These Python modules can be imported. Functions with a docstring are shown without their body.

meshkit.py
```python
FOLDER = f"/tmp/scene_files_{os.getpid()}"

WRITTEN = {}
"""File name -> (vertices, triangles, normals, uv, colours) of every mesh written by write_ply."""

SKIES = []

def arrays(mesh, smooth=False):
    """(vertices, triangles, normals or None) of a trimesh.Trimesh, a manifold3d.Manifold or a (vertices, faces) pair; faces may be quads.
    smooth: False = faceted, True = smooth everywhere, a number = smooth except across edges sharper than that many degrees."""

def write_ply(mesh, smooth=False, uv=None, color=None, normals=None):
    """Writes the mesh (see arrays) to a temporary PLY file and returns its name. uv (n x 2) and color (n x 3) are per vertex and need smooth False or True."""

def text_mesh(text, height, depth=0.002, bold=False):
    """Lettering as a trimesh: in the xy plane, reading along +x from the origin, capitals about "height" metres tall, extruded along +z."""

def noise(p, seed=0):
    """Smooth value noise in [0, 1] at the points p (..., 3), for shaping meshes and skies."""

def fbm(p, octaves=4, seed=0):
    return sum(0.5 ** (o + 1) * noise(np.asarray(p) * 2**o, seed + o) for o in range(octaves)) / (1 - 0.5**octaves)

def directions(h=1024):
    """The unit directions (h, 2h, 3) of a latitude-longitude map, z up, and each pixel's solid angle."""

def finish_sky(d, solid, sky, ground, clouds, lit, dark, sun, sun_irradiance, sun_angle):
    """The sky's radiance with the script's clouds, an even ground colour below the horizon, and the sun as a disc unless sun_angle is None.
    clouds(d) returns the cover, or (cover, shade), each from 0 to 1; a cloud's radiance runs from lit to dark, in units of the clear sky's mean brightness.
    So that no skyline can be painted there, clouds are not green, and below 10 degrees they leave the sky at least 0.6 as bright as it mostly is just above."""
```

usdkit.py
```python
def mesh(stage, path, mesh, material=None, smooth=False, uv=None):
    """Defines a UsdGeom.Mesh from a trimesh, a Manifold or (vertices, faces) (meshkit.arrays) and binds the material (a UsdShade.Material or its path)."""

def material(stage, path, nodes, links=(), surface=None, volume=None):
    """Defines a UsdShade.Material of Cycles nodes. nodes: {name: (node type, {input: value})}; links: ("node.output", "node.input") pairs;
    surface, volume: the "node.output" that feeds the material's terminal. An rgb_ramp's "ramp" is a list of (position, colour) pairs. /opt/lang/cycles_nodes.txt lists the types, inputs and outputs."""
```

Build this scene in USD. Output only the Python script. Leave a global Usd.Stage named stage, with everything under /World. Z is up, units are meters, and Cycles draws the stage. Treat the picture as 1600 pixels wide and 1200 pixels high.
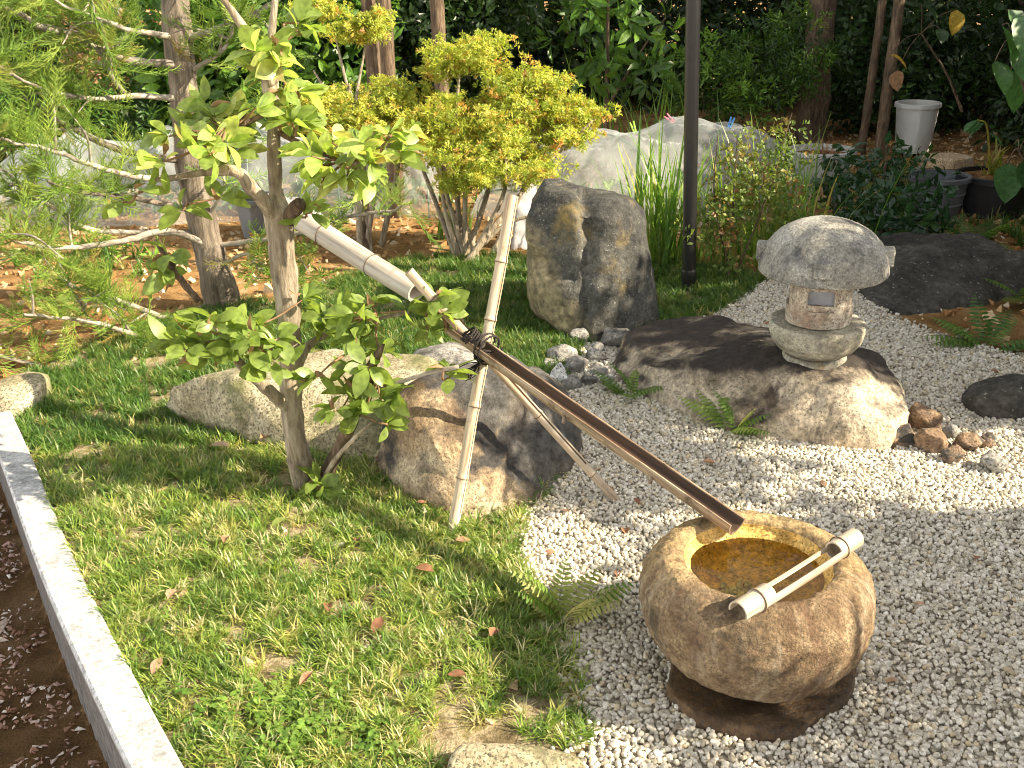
import math, random
import numpy as np, trimesh, usdkit, meshkit
from shapely.geometry import Polygon, Point
from shapely import contains_xy
from pxr import Usd, UsdGeom, UsdLux, UsdShade, Gf, Sdf, Vt

stage = Usd.Stage.CreateInMemory()
UsdGeom.SetStageUpAxis(stage, 'Z')
UsdGeom.SetStageMetersPerUnit(stage, 1.0)
UsdGeom.Xform.Define(stage, '/World')
UsdGeom.Scope.Define(stage, '/World/Looks')

# ---------------------------------------------------------------- camera, sky, sun, exposure
EXPOSURE = 1.66
SUN_AZ, SUN_EL = math.radians(105), math.radians(33)
SUN_POWER, SKY_POWER = 1.15, 0.11
FOCAL, PITCH, ROLL, EYE = 1570.0, math.radians(23), math.radians(1.5), 1.5     # focal length in pixels of a 1600 wide picture
_f = np.array([0, math.cos(PITCH), -math.sin(PITCH)])
_r0 = np.array([1.0, 0, 0]); _u0 = np.cross(_r0, _f)
_r = _r0 * math.cos(ROLL) - _u0 * math.sin(ROLL)
_u = _u0 * math.cos(ROLL) + _r0 * math.sin(ROLL)
_c = np.array([0, 0, EYE])
cam = UsdGeom.Camera.Define(stage, '/World/Camera')
cam.CreateHorizontalApertureAttr(36.0); cam.CreateVerticalApertureAttr(27.0)
cam.CreateFocalLengthAttr(36.0 * FOCAL / 1600)
cam.CreateClippingRangeAttr((0.05, 1000.0))
cam.CreateExposureAttr(EXPOSURE)
cam.AddTransformOp().Set(Gf.Matrix4d(*[float(x) for x in (*_r, 0, *_u, 0, *-_f, 0, *_c, 1)]))
SUN = np.array([math.sin(SUN_AZ) * math.cos(SUN_EL), math.cos(SUN_AZ) * math.cos(SUN_EL), math.sin(SUN_EL)])
sky_mat = usdkit.material(stage, '/World/Looks/sky', {
    's': ('sky_texture', {'sky_type': 'single_scattering', 'sun_disc': False, 'sun_elevation': SUN_EL, 'sun_rotation': SUN_AZ}),
    'w': ('rgb_to_bw', {}), 'cl': ('math', {'math_type': 'multiply', 'value2': 1.5}), 'cc': ('mix', {'mix_type': 'multiply', 'fac': 1.0, 'color2': (1.0, 0.945, 0.85)}),
    'tc': ('texture_coordinate', {}), 'n': ('noise_texture', {'scale': 2.2, 'detail': 6, 'roughness': 0.55}), 'r': ('rgb_ramp', {'ramp': [(0.36, (0.45, 0.45, 0.45)), (0.60, (0.95, 0.95, 0.95))]}), 'm': ('mix', {}),
    'b': ('background_shader', {'strength': SKY_POWER})},
    [('s.color', 'w.color'), ('w.val', 'cl.value1'), ('cl.value', 'cc.color1'), ('tc.generated', 'n.vector'), ('n.fac', 'r.fac'), ('r.color', 'm.fac'), ('s.color', 'm.color1'), ('cc.color', 'm.color2'), ('m.color', 'b.color')], surface='b.background')
dome = UsdLux.DomeLight.Define(stage, '/World/sky')
UsdShade.MaterialBindingAPI.Apply(dome.GetPrim()).Bind(sky_mat)
dome.GetPrim().SetCustomDataByKey('kind', 'structure')
sun = UsdLux.DistantLight.Define(stage, '/World/Sun')
sun.CreateIntensityAttr(SUN_POWER); sun.CreateAngleAttr(0.53); sun.CreateColorAttr(Gf.Vec3f(1.0, 0.86, 0.64)); sun.CreateNormalizeAttr(True)
_x = np.cross([0, 0, 1.0], SUN); _x /= np.linalg.norm(_x); _y = np.cross(SUN, _x)
sun.AddTransformOp().Set(Gf.Matrix4d(*[float(x) for x in (*_x, 0, *_y, 0, *SUN, 0, 0, 0, 20, 1)]))

def ray(px, py): return _f + (px - 800) / FOCAL * _r - (py - 600) / FOCAL * _u
def P(px, py, z=0.0): d = ray(px, py); return _c + d * ((z - EYE) / d[2])          # the point at height z that is seen there
def PY(px, py, y): d = ray(px, py); return _c + d * (y / d[1])                      # the point at distance y
def PPM(y): return FOCAL / (y * 1.04)                                               # pixels a metre takes up, roughly

# ---------------------------------------------------------------- helpers
rng = np.random.default_rng(7)
_used = {}
def numbered(path):
    n = _used.get(path, 0); _used[path] = n + 1
    return path if n == 0 else f'{path}_{n:03d}'
def tag(prim, label=None, cat=None, group=None, kind=None):
    for k, v in (('label', label), ('category', cat), ('group', group), ('kind', kind)):
        if v: prim.SetCustomDataByKey(k, v)
    return prim
def thing(name, label, cat, loc=(0, 0, 0), group=None, rotz=0):
    x = UsdGeom.Xform.Define(stage, numbered('/World/' + name))
    x.AddTranslateOp().Set(Gf.Vec3d(*[float(v) for v in loc]))
    if rotz: x.AddRotateZOp().Set(math.degrees(rotz))
    return tag(x.GetPrim(), label, cat, group)
def origin(parent):
    if parent is None or str(parent.GetPath()) == '/World': return np.zeros(3)
    for q in (parent, parent.GetParent()):
        if q.IsA(UsdGeom.Xform) and str(q.GetPath()) != '/World':
            return np.array(UsdGeom.XformCache().GetLocalToWorldTransform(q).ExtractTranslation())
    return np.zeros(3)
class MB:                                                                            # collects faces for ONE mesh
    def __init__(s): s.v, s.f, s.n = [], [], 0
    def add(s, v, f=None):
        if f is None:
            if isinstance(v, trimesh.Trimesh): v, f = v.vertices, v.faces
            else: v, f = v
        f = np.asarray(f, int)
        if len(f) == 0: return s
        if f.shape[1] == 4: f = np.vstack([f[:, [0, 1, 2]], f[:, [0, 2, 3]]])
        s.v.append(np.asarray(v, float)); s.f.append(f + s.n); s.n += len(v); return s
    def get(s): return np.vstack(s.v), np.vstack(s.f)
def obj(name, mesh, m, parent=None, smooth=False, label=None, kind=None, local=False):
    """ONE Mesh prim; mesh is in world coordinates unless local."""
    if isinstance(mesh, MB): mesh = mesh.get()
    if isinstance(mesh, trimesh.Trimesh): mesh = (np.array(mesh.vertices), np.array(mesh.faces))
    v, f = mesh
    base = str(parent.GetPath()) if parent is not None else '/World'
    if parent is not None and not local: v = np.asarray(v) - origin(parent)
    if smooth is True or smooth is False or smooth is None: pass
    p = usdkit.mesh(stage, numbered(base + '/' + name), (v, f), m, smooth=smooth).GetPrim()
    return tag(p, label, None, None, kind)
def solo(name, mesh, m, label, cat, group=None, smooth=False): return tag(obj(name, mesh, m, None, smooth), label, cat, group)
def struct(name, mesh, m, smooth=False): return tag(obj(name, mesh, m, None, smooth), kind='structure')
def quats(R):                                                                        # rotation matrices (n,3,3) -> quaternions (n,4) wxyz
    from scipy.spatial.transform import Rotation
    q = Rotation.from_matrix(R).as_quat(); return q[:, [3, 0, 1, 2]]
def frames(d, roll):
    """rotation matrices whose columns are x, y, z with z along d and a random roll."""
    d = d / np.linalg.norm(d, axis=1, keepdims=True)
    a = np.where(np.abs(d[:, 2:]) < 0.95, [0, 0, 1.0], [1.0, 0, 0]); x = np.cross(a, d); x /= np.linalg.norm(x, axis=1, keepdims=True); y = np.cross(d, x)
    c, s = np.cos(roll)[:, None], np.sin(roll)[:, None]
    return np.stack([x * c + y * s, y * c - x * s, d], -1)
def scatter(name, protos, pos, R, scale, parent=None, seed=0, kind='stuff', label=None, cat=None):
    """ONE PointInstancer; protos: list of (mesh, material[, smooth])."""
    base = str(parent.GetPath()) if parent is not None else '/World'
    path = numbered(base + '/' + name)
    pi = UsdGeom.PointInstancer.Define(stage, path)
    for k, pr in enumerate(protos):
        mesh = pr[0].get() if isinstance(pr[0], MB) else pr[0]
        usdkit.mesh(stage, f'{path}/piece_{k:03d}', mesh, pr[1], smooth=pr[2] if len(pr) > 2 else False)
        pi.GetPrototypesRel().AddTarget(f'{path}/piece_{k:03d}')
    pos = np.asarray(pos) - (origin(parent) if parent is not None else 0)
    r = np.random.default_rng(seed)
    pi.CreateProtoIndicesAttr(Vt.IntArray.FromNumpy(r.integers(0, len(protos), len(pos)).astype(np.int32)))
    pi.CreatePositionsAttr(Vt.Vec3fArray.FromNumpy(pos.astype(np.float32)))
    q = quats(R)
    pi.CreateOrientationsAttr(Vt.QuathArray([Gf.Quath(*map(float, x)) for x in q]))
    s = np.asarray(scale, float); s = np.repeat(s[:, None], 3, 1) if s.ndim == 1 else s
    pi.CreateScalesAttr(Vt.Vec3fArray.FromNumpy(s.astype(np.float32)))
    return tag(pi.GetPrim(), label, cat, None, kind)
def spline(pts, n=6):
    """Catmull-Rom through the points (any width: xyz or xyz+radius)."""
    p = np.asarray(pts, float)
    if len(p) < 3: return np.array([p[0] + (p[-1] - p[0]) * t for t in np.linspace(0, 1, n + 1)])
    q = np.vstack([2 * p[0] - p[1], p, 2 * p[-1] - p[-2]]); out = []
    for i in range(1, len(q) - 2):
        for t in np.arange(n) / n:
            a, b, c, d = q[i - 1:i + 3]
            out.append(0.5 * (2 * b + (c - a) * t + (2 * a - 5 * b + 4 * c - d) * t * t + (3 * b - a - 3 * c + d) * t ** 3))
    return np.vstack([out, p[-1]])
def tube(p, r, sides=8, bump=0.0, seed=0, cap=True):
    p = np.asarray(p, float); r = np.broadcast_to(np.asarray(r, float), (len(p),))
    t = np.gradient(p, axis=0); t /= np.linalg.norm(t, axis=1, keepdims=True) + 1e-12
    a = np.cross(t[0], [0, 0, 1.0]) if abs(t[0][2]) < 0.9 else np.cross(t[0], [1.0, 0, 0])
    A = []
    for k in range(len(p)):
        a = a - t[k] * (a @ t[k]); a = a / (np.linalg.norm(a) + 1e-12); A.append(a)
    A = np.array(A); B = np.cross(t, A); ang = np.arange(sides) * 2 * np.pi / sides
    dirs = np.cos(ang)[None, :, None] * A[:, None] + np.sin(ang)[None, :, None] * B[:, None]
    v = p[:, None] + r[:, None, None] * dirs
    if bump:
        nz = meshkit.fbm(v.reshape(-1, 3) * (0.8 / max(r.max(), 1e-3)) + seed * 7.7, 3, seed).reshape(v.shape[:2])
        v = v + (bump * (nz - 0.5) * 2 * r[:, None])[..., None] * dirs
    i, j = np.meshgrid(np.arange(len(p) - 1), np.arange(sides), indexing='ij')
    q = np.stack([i * sides + j, i * sides + (j + 1) % sides, (i + 1) * sides + (j + 1) % sides, (i + 1) * sides + j], -1).reshape(-1, 4)
    f = np.vstack([q[:, [0, 1, 2]], q[:, [0, 2, 3]]]); v = v.reshape(-1, 3)
    if cap:
        n = len(v); v = np.vstack([v, p[0], p[-1]]); m = (len(p) - 1) * sides
        c0 = [[n, (k + 1) % sides, k] for k in range(sides)]; c1 = [[n + 1, m + k, m + (k + 1) % sides] for k in range(sides)]
        f = np.vstack([f, c0, c1])
    return v, f
def revolve(profile, n=64, seam=False):
    """closed of a profile [(r, z), ...]; starts and ends on the axis."""
    pr = np.asarray(profile, float); ang = np.arange(n) * 2 * np.pi / n
    v = np.stack([pr[:, 0, None] * np.cos(ang), pr[:, 0, None] * np.sin(ang), np.repeat(pr[:, 1, None], n, 1)], -1).reshape(-1, 3)
    i, j = np.meshgrid(np.arange(len(pr) - 1), np.arange(n), indexing='ij')
    q = np.stack([i * n + j, i * n + (j + 1) % n, (i + 1) * n + (j + 1) % n, (i + 1) * n + j], -1).reshape(-1, 4)
    m = trimesh.Trimesh(v, np.vstack([q[:, [0, 1, 2]], q[:, [0, 2, 3]]]), process=False)
    m.merge_vertices(); m.update_faces(m.nondegenerate_faces()); m.fix_normals(); return m
def dense(profile, step):
    pr = np.asarray(profile, float); out = [pr[0]]
    for a, b in zip(pr[:-1], pr[1:]):
        k = max(1, int(np.ceil(np.linalg.norm(b - a) / step)))
        out += [a + (b - a) * t for t in np.arange(1, k + 1) / k]
    return np.array(out)
def displaced(m, terms, seed=0):
    n = np.array(m.vertex_normals); v = np.array(m.vertices); d = 0
    for k, (amp, freq) in enumerate(terms): d = d + amp * 2 * (meshkit.fbm(v * freq + 31.7 * (seed + k), 4, seed + k) - 0.5)
    m.vertices = v + n * d[:, None]; return m
def hull_rock(pts, seed, edge=0.03, smooth=8, terms=((0.02, 3), (0.008, 14)), groove=None):
    import manifold3d
    mm = manifold3d.Manifold.hull_points(np.asarray(pts, float)).refine_to_length(edge).to_mesh()
    m = trimesh.Trimesh(mm.vert_properties[:, :3].astype(float), mm.tri_verts); m.merge_vertices()
    if smooth: trimesh.smoothing.filter_laplacian(m, lamb=0.5, iterations=smooth)
    if groove: groove(m)
    return displaced(m, terms, seed)
def beveled_box(sx, sy, sz, b, at=(0, 0, 0)):
    import manifold3d
    pts = []
    for x in (-1, 1):
        for y in (-1, 1):
            for z in (-1, 1):
                pts += [(x * sx / 2, y * (sy / 2 - b), z * (sz / 2 - b)), (x * (sx / 2 - b), y * sy / 2, z * (sz / 2 - b)), (x * (sx / 2 - b), y * (sy / 2 - b), z * sz / 2)]
    m = trimesh.Trimesh(np.array(pts) + np.asarray(at)).convex_hull; return m
def shell_tube(p0, p1, R, wall, keep, up, nt=40, na=24, bow=0.0, nodes=(), seed=0, flare=0.17):
    """A hollow stalk from p0 to p1; keep(t, angle) says where wall stands (angle 0 = up). nodes: places of the rings."""
    p0, p1 = np.asarray(p0, float), np.asarray(p1, float); d = p1 - p0; L = np.linalg.norm(d); d /= L
    a = np.asarray(up, float) - d * (np.asarray(up) @ d); a /= np.linalg.norm(a); b = np.cross(d, a)
    t = np.linspace(0, 1, nt + 1); t = np.unique(np.concatenate([t, *[[k - 0.012 / L * 1.2, k - 0.004 / L, k, k + 0.004 / L, k + 0.012 / L] for k in nodes]])); t = t[(t >= 0) & (t <= 1)]
    ang = np.arange(na) * 2 * np.pi / na
    r = np.broadcast_to(np.asarray(R if np.ndim(R) else [R, R], float), (2,)); rad = r[0] + (r[1] - r[0]) * t
    for k in nodes: rad = rad * (1 + flare * np.exp(-((t - k) * L / 0.005) ** 2) - 0.03 * np.exp(-((t - k) * L / 0.02) ** 2))
    axis = p0 + d * (t * L)[:, None] + a * (bow * np.sin(np.pi * t))[:, None] + 0.004 * (meshkit.noise(np.stack([t * L * 5, t * 0 + seed, t * 0], -1))[:, None] - 0.5) * b
    dirs = np.cos(ang)[:, None] * a + np.sin(ang)[:, None] * b
    vo = axis[:, None] + rad[:, None, None] * dirs; vi = axis[:, None] + (rad - wall)[:, None, None] * dirs
    nT, N = len(t), len(t) * na
    v = np.vstack([vo.reshape(-1, 3), vi.reshape(-1, 3)])
    K = np.array([[bool(keep((t[i] + t[i + 1]) / 2, (ang[j] + np.pi / na + np.pi) % (2 * np.pi) - np.pi)) for j in range(na)] for i in range(nT - 1)])
    f = []
    ix = lambda i, j: i * na + j % na
    for i in range(nT - 1):
        for j in range(na):
            if not K[i, j]: continue
            q = [ix(i, j), ix(i, j + 1), ix(i + 1, j + 1), ix(i + 1, j)]
            f.append(q[::-1]); f.append([x + N for x in q])
            if i == 0 or not K[i - 1, j]: f.append([q[0], q[1], q[1] + N, q[0] + N])
            if i == nT - 2 or not K[i + 1, j]: f.append([q[2], q[3], q[3] + N, q[2] + N])
            if not K[i, (j - 1) % na]: f.append([q[3], q[0], q[0] + N, q[3] + N])
            if not K[i, (j + 1) % na]: f.append([q[1], q[2], q[2] + N, q[1] + N])
    m = trimesh.Trimesh(v, np.vstack([np.array(f)[:, [0, 1, 2]], np.array(f)[:, [0, 2, 3]]]), process=False); m.remove_unreferenced_vertices(); return m
def leaf(L=0.08, W=0.035, n=4, droop=0.25, fold=0.25, shape=0.6):
    """A leaf along +z (its face towards +y), three points across. shape: where it is widest."""
    t = np.linspace(0, 1, n + 1)
    w = W / 2 * np.sin(np.pi * t ** (math.log(0.5) / math.log(shape))) ** 0.7; w[0] = 0.002; w[-1] = 0.0008
    z = L * t * (1 - 0.15 * droop * t); y = -droop * L * t ** 2 * 0.8
    c = np.stack([0 * t, y, z], -1); l = np.stack([-w, y + fold * w, z], -1); r = np.stack([w, y + fold * w, z], -1)
    v = np.stack([l, c, r], 1).reshape(-1, 3); f = []
    for i in range(n):
        k = 3 * i; f += [[k, k + 1, k + 4, k + 3], [k + 1, k + 2, k + 5, k + 4]]
    return v, np.array(f)
def put(mesh, R, at, s=1.0): return (np.asarray(mesh[0]) * s) @ np.asarray(R).T + at, mesh[1]
def blade(L, W, lean, curve, az, n=3):
    """A grass blade from the origin: two points across, leaning and arching over towards azimuth az."""
    t = np.linspace(0, 1, n + 1); ang = lean + curve * t
    dx = np.concatenate([[0], np.cumsum(np.sin(ang[:-1]) * L / n)]); dz = np.concatenate([[0], np.cumsum(np.cos(ang[:-1]) * L / n)])
    h = np.array([math.cos(az), math.sin(az), 0]); s = np.array([-math.sin(az), math.cos(az), 0])
    c = dx[:, None] * h + dz[:, None] * np.array([0, 0, 1.0]); w = W / 2 * (1 - t ** 2.2) + 0.0003
    v = np.stack([c - s * w[:, None], c + s * w[:, None]], 1).reshape(-1, 3)
    return v, np.array([[2 * i, 2 * i + 1, 2 * i + 3, 2 * i + 2] for i in range(n)])

# ---------------------------------------------------------------- materials
def mat(name, nodes, links, surface='p.BSDF'): return usdkit.material(stage, '/World/Looks/' + name, nodes, links, surface=surface)
def stone_mat(name, cols, scale=5, speck=((0.05, 0.045, 0.04), 0.62), speck_scale=160, stain=None, stain_at=(0.5, 0.65), stain_scale=3.0, up=0.0, streak=None, bump=0.5, bump_scale=70, rough=0.9, extra=None, zone=None, streak2=None, grain=38, round_at=None):
    """cols: three colours of the stone; speck: (colour, threshold) of its grain; stain: colour of lichen and dirt, up = how far it keeps to upward faces."""
    N = {'g': ('geometry', {}), 'n1': ('noise_texture', {'scale': scale, 'detail': 6, 'roughness': 0.6}), 'r1': ('rgb_ramp', {'ramp': [(0.3, cols[0]), (0.5, cols[1]), (0.72, cols[2])]}),
         'n2': ('noise_texture', {'scale': speck_scale, 'detail': 2}), 'r2': ('rgb_ramp', {'ramp': [(speck[1] - 0.04, (0, 0, 0)), (speck[1] + 0.04, (1, 1, 1))]}),
         'm2': ('mix', {'color2': speck[0]}), 'n5': ('noise_texture', {'scale': speck_scale * 0.55, 'detail': 3}), 'h5': ('hsv', {'saturation': 1.0}), 'mr5': ('map_range', {'from_min': 0.25, 'from_max': 0.75, 'to_min': 0.6, 'to_max': 1.4}),
         'p': ('principled_bsdf', {'roughness': rough, 'specular_ior_level': 0.25}), 'nb': ('noise_texture', {'scale': bump_scale, 'detail': 6, 'roughness': 0.7}), 'b': ('bump', {'strength': bump, 'distance': 0.012})}
    L = [('g.position', 'n1.vector'), ('g.position', 'n2.vector'), ('g.position', 'n5.vector'), ('n1.fac', 'r1.fac'), ('n2.fac', 'r2.fac'), ('r1.color', 'h5.color'), ('n5.fac', 'mr5.value'), ('mr5.result', 'h5.value'), ('h5.color', 'm2.color1'), ('r2.color', 'm2.fac'), ('g.position', 'nb.vector'), ('nb.fac', 'b.height'), ('b.normal', 'p.normal')]
    out = 'm2.color'
    def layer(k, col, lo, hi, sc, upf, stretch=None):
        nonlocal out
        N.update({f'ns{k}': ('noise_texture', {'scale': sc, 'detail': 7, 'roughness': 0.62}), f'sx{k}': ('separate_xyz', {}), f'mu{k}': ('math', {'math_type': 'multiply', 'value2': upf}), f'ad{k}': ('math', {'math_type': 'add'}), f'rs{k}': ('rgb_ramp', {'ramp': [(lo, (0, 0, 0)), (hi, (1, 1, 1))]}), f'ms{k}': ('mix', {'color2': col})})
        src = 'g.position'
        if stretch and round_at: src = 'ka.vector'
        elif stretch:
            N[f'mp{k}'] = ('mapping', {'mapping_type': 'point', 'scale': stretch}); L.append(('g.position', f'mp{k}.vector')); src = f'mp{k}.vector'
        L.extend([(src, f'ns{k}.vector'), ('g.normal', f'sx{k}.vector'), (f'sx{k}.z', f'mu{k}.value1'), (f'ns{k}.fac', f'ad{k}.value1'), (f'mu{k}.value', f'ad{k}.value2'), (f'ad{k}.value', f'rs{k}.fac'), (f'rs{k}.color', f'ms{k}.fac'), (out, f'ms{k}.color1')])
        out = f'ms{k}.color'
    if stain: layer(1, stain, stain_at[0], stain_at[1], stain_scale, up)
    if round_at:                                                                     # water marks run straight down a round thing: the noise is laid round its axis
        N.update({'ks': ('vector_math', {'math_type': 'subtract', 'vector2': round_at}), 'km': ('vector_math', {'math_type': 'multiply', 'vector2': (1, 1, 0)}), 'kn': ('vector_math', {'math_type': 'normalize'}), 'kz': ('vector_math', {'math_type': 'multiply', 'vector2': (0.5, 0.5, 1.0)}), 'ka': ('vector_math', {'math_type': 'add'})})
        L.extend([('g.position', 'ks.vector1'), ('ks.vector', 'km.vector1'), ('km.vector', 'kn.vector1'), ('ks.vector', 'kz.vector1'), ('kn.vector', 'ka.vector1'), ('kz.vector', 'ka.vector2')])
    if streak: layer(2, streak[0], streak[1], streak[2], streak[3], 0.0, (1, 1, 0.12))
    if streak2: layer(4, streak2[0], streak2[1], streak2[2], streak2[3], 0.0, (1, 1, 0.15))
    if extra: layer(3, extra[0], extra[1], extra[2], extra[3], extra[4] if len(extra) > 4 else 0.0)
    if zone:                                                                          # (colour, direction, where along it, softness, unevenness): one side of the stone is weathered or toned, on the kerb with painted shade
        N.update({'zd': ('vector_math', {'math_type': 'dot_product', 'vector2': zone[1]}), 'zn': ('noise_texture', {'scale': 6, 'detail': 6, 'roughness': 0.6}), 'zm': ('math', {'math_type': 'multiply_add', 'value2': zone[4], 'value3': -zone[4] / 2}), 'za': ('math', {'math_type': 'add'}), 'zr': ('map_range', {'range_type': 'smoothstep', 'from_min': zone[2] - zone[3], 'from_max': zone[2] + zone[3], 'to_min': 0.0, 'to_max': 0.86, 'clamp': True}), 'zx': ('mix', {'color2': zone[0]}), 'zv': ('noise_texture', {'scale': 30, 'detail': 5}), 'zq': ('map_range', {'from_min': 0.3, 'from_max': 0.7, 'to_min': 0.5, 'to_max': 1.7}), 'zh': ('hsv', {'color': zone[0]})})
        L.extend([('g.position', 'zd.vector1'), ('g.position', 'zn.vector'), ('zn.fac', 'zm.value1'), ('zd.value', 'za.value1'), ('zm.value', 'za.value2'), ('za.value', 'zr.value'), ('zr.result', 'zx.fac'), (out, 'zx.color1'), ('g.position', 'zv.vector'), ('zv.fac', 'zq.value'), ('zq.result', 'zh.value'), ('zh.color', 'zx.color2')]); out = 'zx.color'
    N.update({'fz': ('noise_texture', {'scale': grain, 'detail': 5, 'roughness': 0.7}), 'fm': ('map_range', {'from_min': 0.3, 'from_max': 0.7, 'to_min': 0.62, 'to_max': 1.45}), 'fh': ('hsv', {})})
    L.extend([('g.position', 'fz.vector'), ('fz.fac', 'fm.value'), ('fm.result', 'fh.value'), (out, 'fh.color'), ('fh.color', 'p.base_color')])
    return mat(name, N, L)
def leaf_mat(name, cols, trans=0.4, rough=0.45, tint=(1.0, 1.0, 0.55), spec=0.5, tips=None):
    """cols: [(position, colour), ...], picked by leaf and by piece."""
    N = {'g': ('geometry', {}), 'o': ('object_info', {}), 'a': ('math', {'math_type': 'add'}), 'f': ('math', {'math_type': 'fraction'}), 'r': ('rgb_ramp', {'ramp': cols}),
         'n': ('noise_texture', {'scale': 60, 'detail': 1}), 'mr': ('map_range', {'from_min': 0.3, 'from_max': 0.7, 'to_min': 0.72, 'to_max': 1.22}), 'h': ('hsv', {}), 'tm': ('mix', {'mix_type': 'multiply', 'fac': 1.0, 'color2': tint}),
         'p': ('principled_bsdf', {'roughness': rough, 'specular_ior_level': spec}), 't': ('translucent_bsdf', {}), 'x': ('mix_closure', {'fac': trans}), 'hb': ('hsv', {'value': 1.5})}
    L = [('g.random_per_island', 'a.value1'), ('o.random', 'a.value2'), ('a.value', 'f.value1'), ('f.value', 'r.fac'), ('g.position', 'n.vector'), ('n.fac', 'mr.value'), ('mr.result', 'h.value'), ('r.color', 'h.color'), ('h.color', 'p.base_color'),
         ('h.color', 'hb.color'), ('hb.color', 'tm.color1'), ('tm.color', 't.color'), ('p.BSDF', 'x.closure1'), ('t.BSDF', 'x.closure2')]
    return mat(name, N, L, 'x.closure')
def bark_mat(name, cols, scale=20, bump=0.9, stretch=(1, 1, 0.18)):
    return mat(name, {'g': ('geometry', {}), 'm': ('mapping', {'mapping_type': 'point', 'scale': stretch}), 'n': ('noise_texture', {'scale': scale, 'detail': 7, 'roughness': 0.7, 'distortion': 0.4}), 'r': ('rgb_ramp', {'ramp': [(0.32, cols[0]), (0.5, cols[1]), (0.68, cols[2])]}),
                      'n2': ('noise_texture', {'scale': 6, 'detail': 4}), 'mr': ('map_range', {'from_min': 0.3, 'from_max': 0.7, 'to_min': 0.65, 'to_max': 1.25}), 'h': ('hsv', {}),
                      'b': ('bump', {'strength': bump, 'distance': 0.012}), 'p': ('principled_bsdf', {'roughness': 0.9, 'specular_ior_level': 0.2})},
               [('g.position', 'm.vector'), ('m.vector', 'n.vector'), ('n.fac', 'r.fac'), ('g.position', 'n2.vector'), ('n2.fac', 'mr.value'), ('mr.result', 'h.value'), ('r.color', 'h.color'), ('h.color', 'p.base_color'), ('n.fac', 'b.height'), ('b.normal', 'p.normal')])
def soil_mat(name, cols, scale=8, fine=120, bump=0.8):
    return mat(name, {'g': ('geometry', {}), 'n': ('noise_texture', {'scale': scale, 'detail': 8, 'roughness': 0.65}), 'r': ('rgb_ramp', {'ramp': cols}), 'n2': ('noise_texture', {'scale': fine, 'detail': 4, 'roughness': 0.7}), 'mr': ('map_range', {'from_min': 0.3, 'from_max': 0.7, 'to_min': 0.55, 'to_max': 1.45}), 'h': ('hsv', {}),
                      'b': ('bump', {'strength': bump, 'distance': 0.012}), 'p': ('principled_bsdf', {'roughness': 0.95, 'specular_ior_level': 0.15})},
               [('g.position', 'n.vector'), ('n.fac', 'r.fac'), ('g.position', 'n2.vector'), ('n2.fac', 'mr.value'), ('mr.result', 'h.value'), ('r.color', 'h.color'), ('h.color', 'p.base_color'), ('n2.fac', 'b.height'), ('b.normal', 'p.normal')])
def chip_mat(name, cols, rough=0.8, spec=0.3):
    return mat(name, {'o': ('object_info', {}), 'g': ('geometry', {}), 'n': ('noise_texture', {'scale': 150, 'detail': 1}), 'mr': ('map_range', {'from_min': 0.3, 'from_max': 0.7, 'to_min': 0.7, 'to_max': 1.25}), 'h': ('hsv', {}), 'r': ('rgb_ramp', {'ramp': cols}), 'p': ('principled_bsdf', {'roughness': rough, 'specular_ior_level': spec})},
               [('o.random', 'r.fac'), ('r.color', 'h.color'), ('g.position', 'n.vector'), ('n.fac', 'mr.value'), ('mr.result', 'h.value'), ('h.color', 'p.base_color')])
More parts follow.
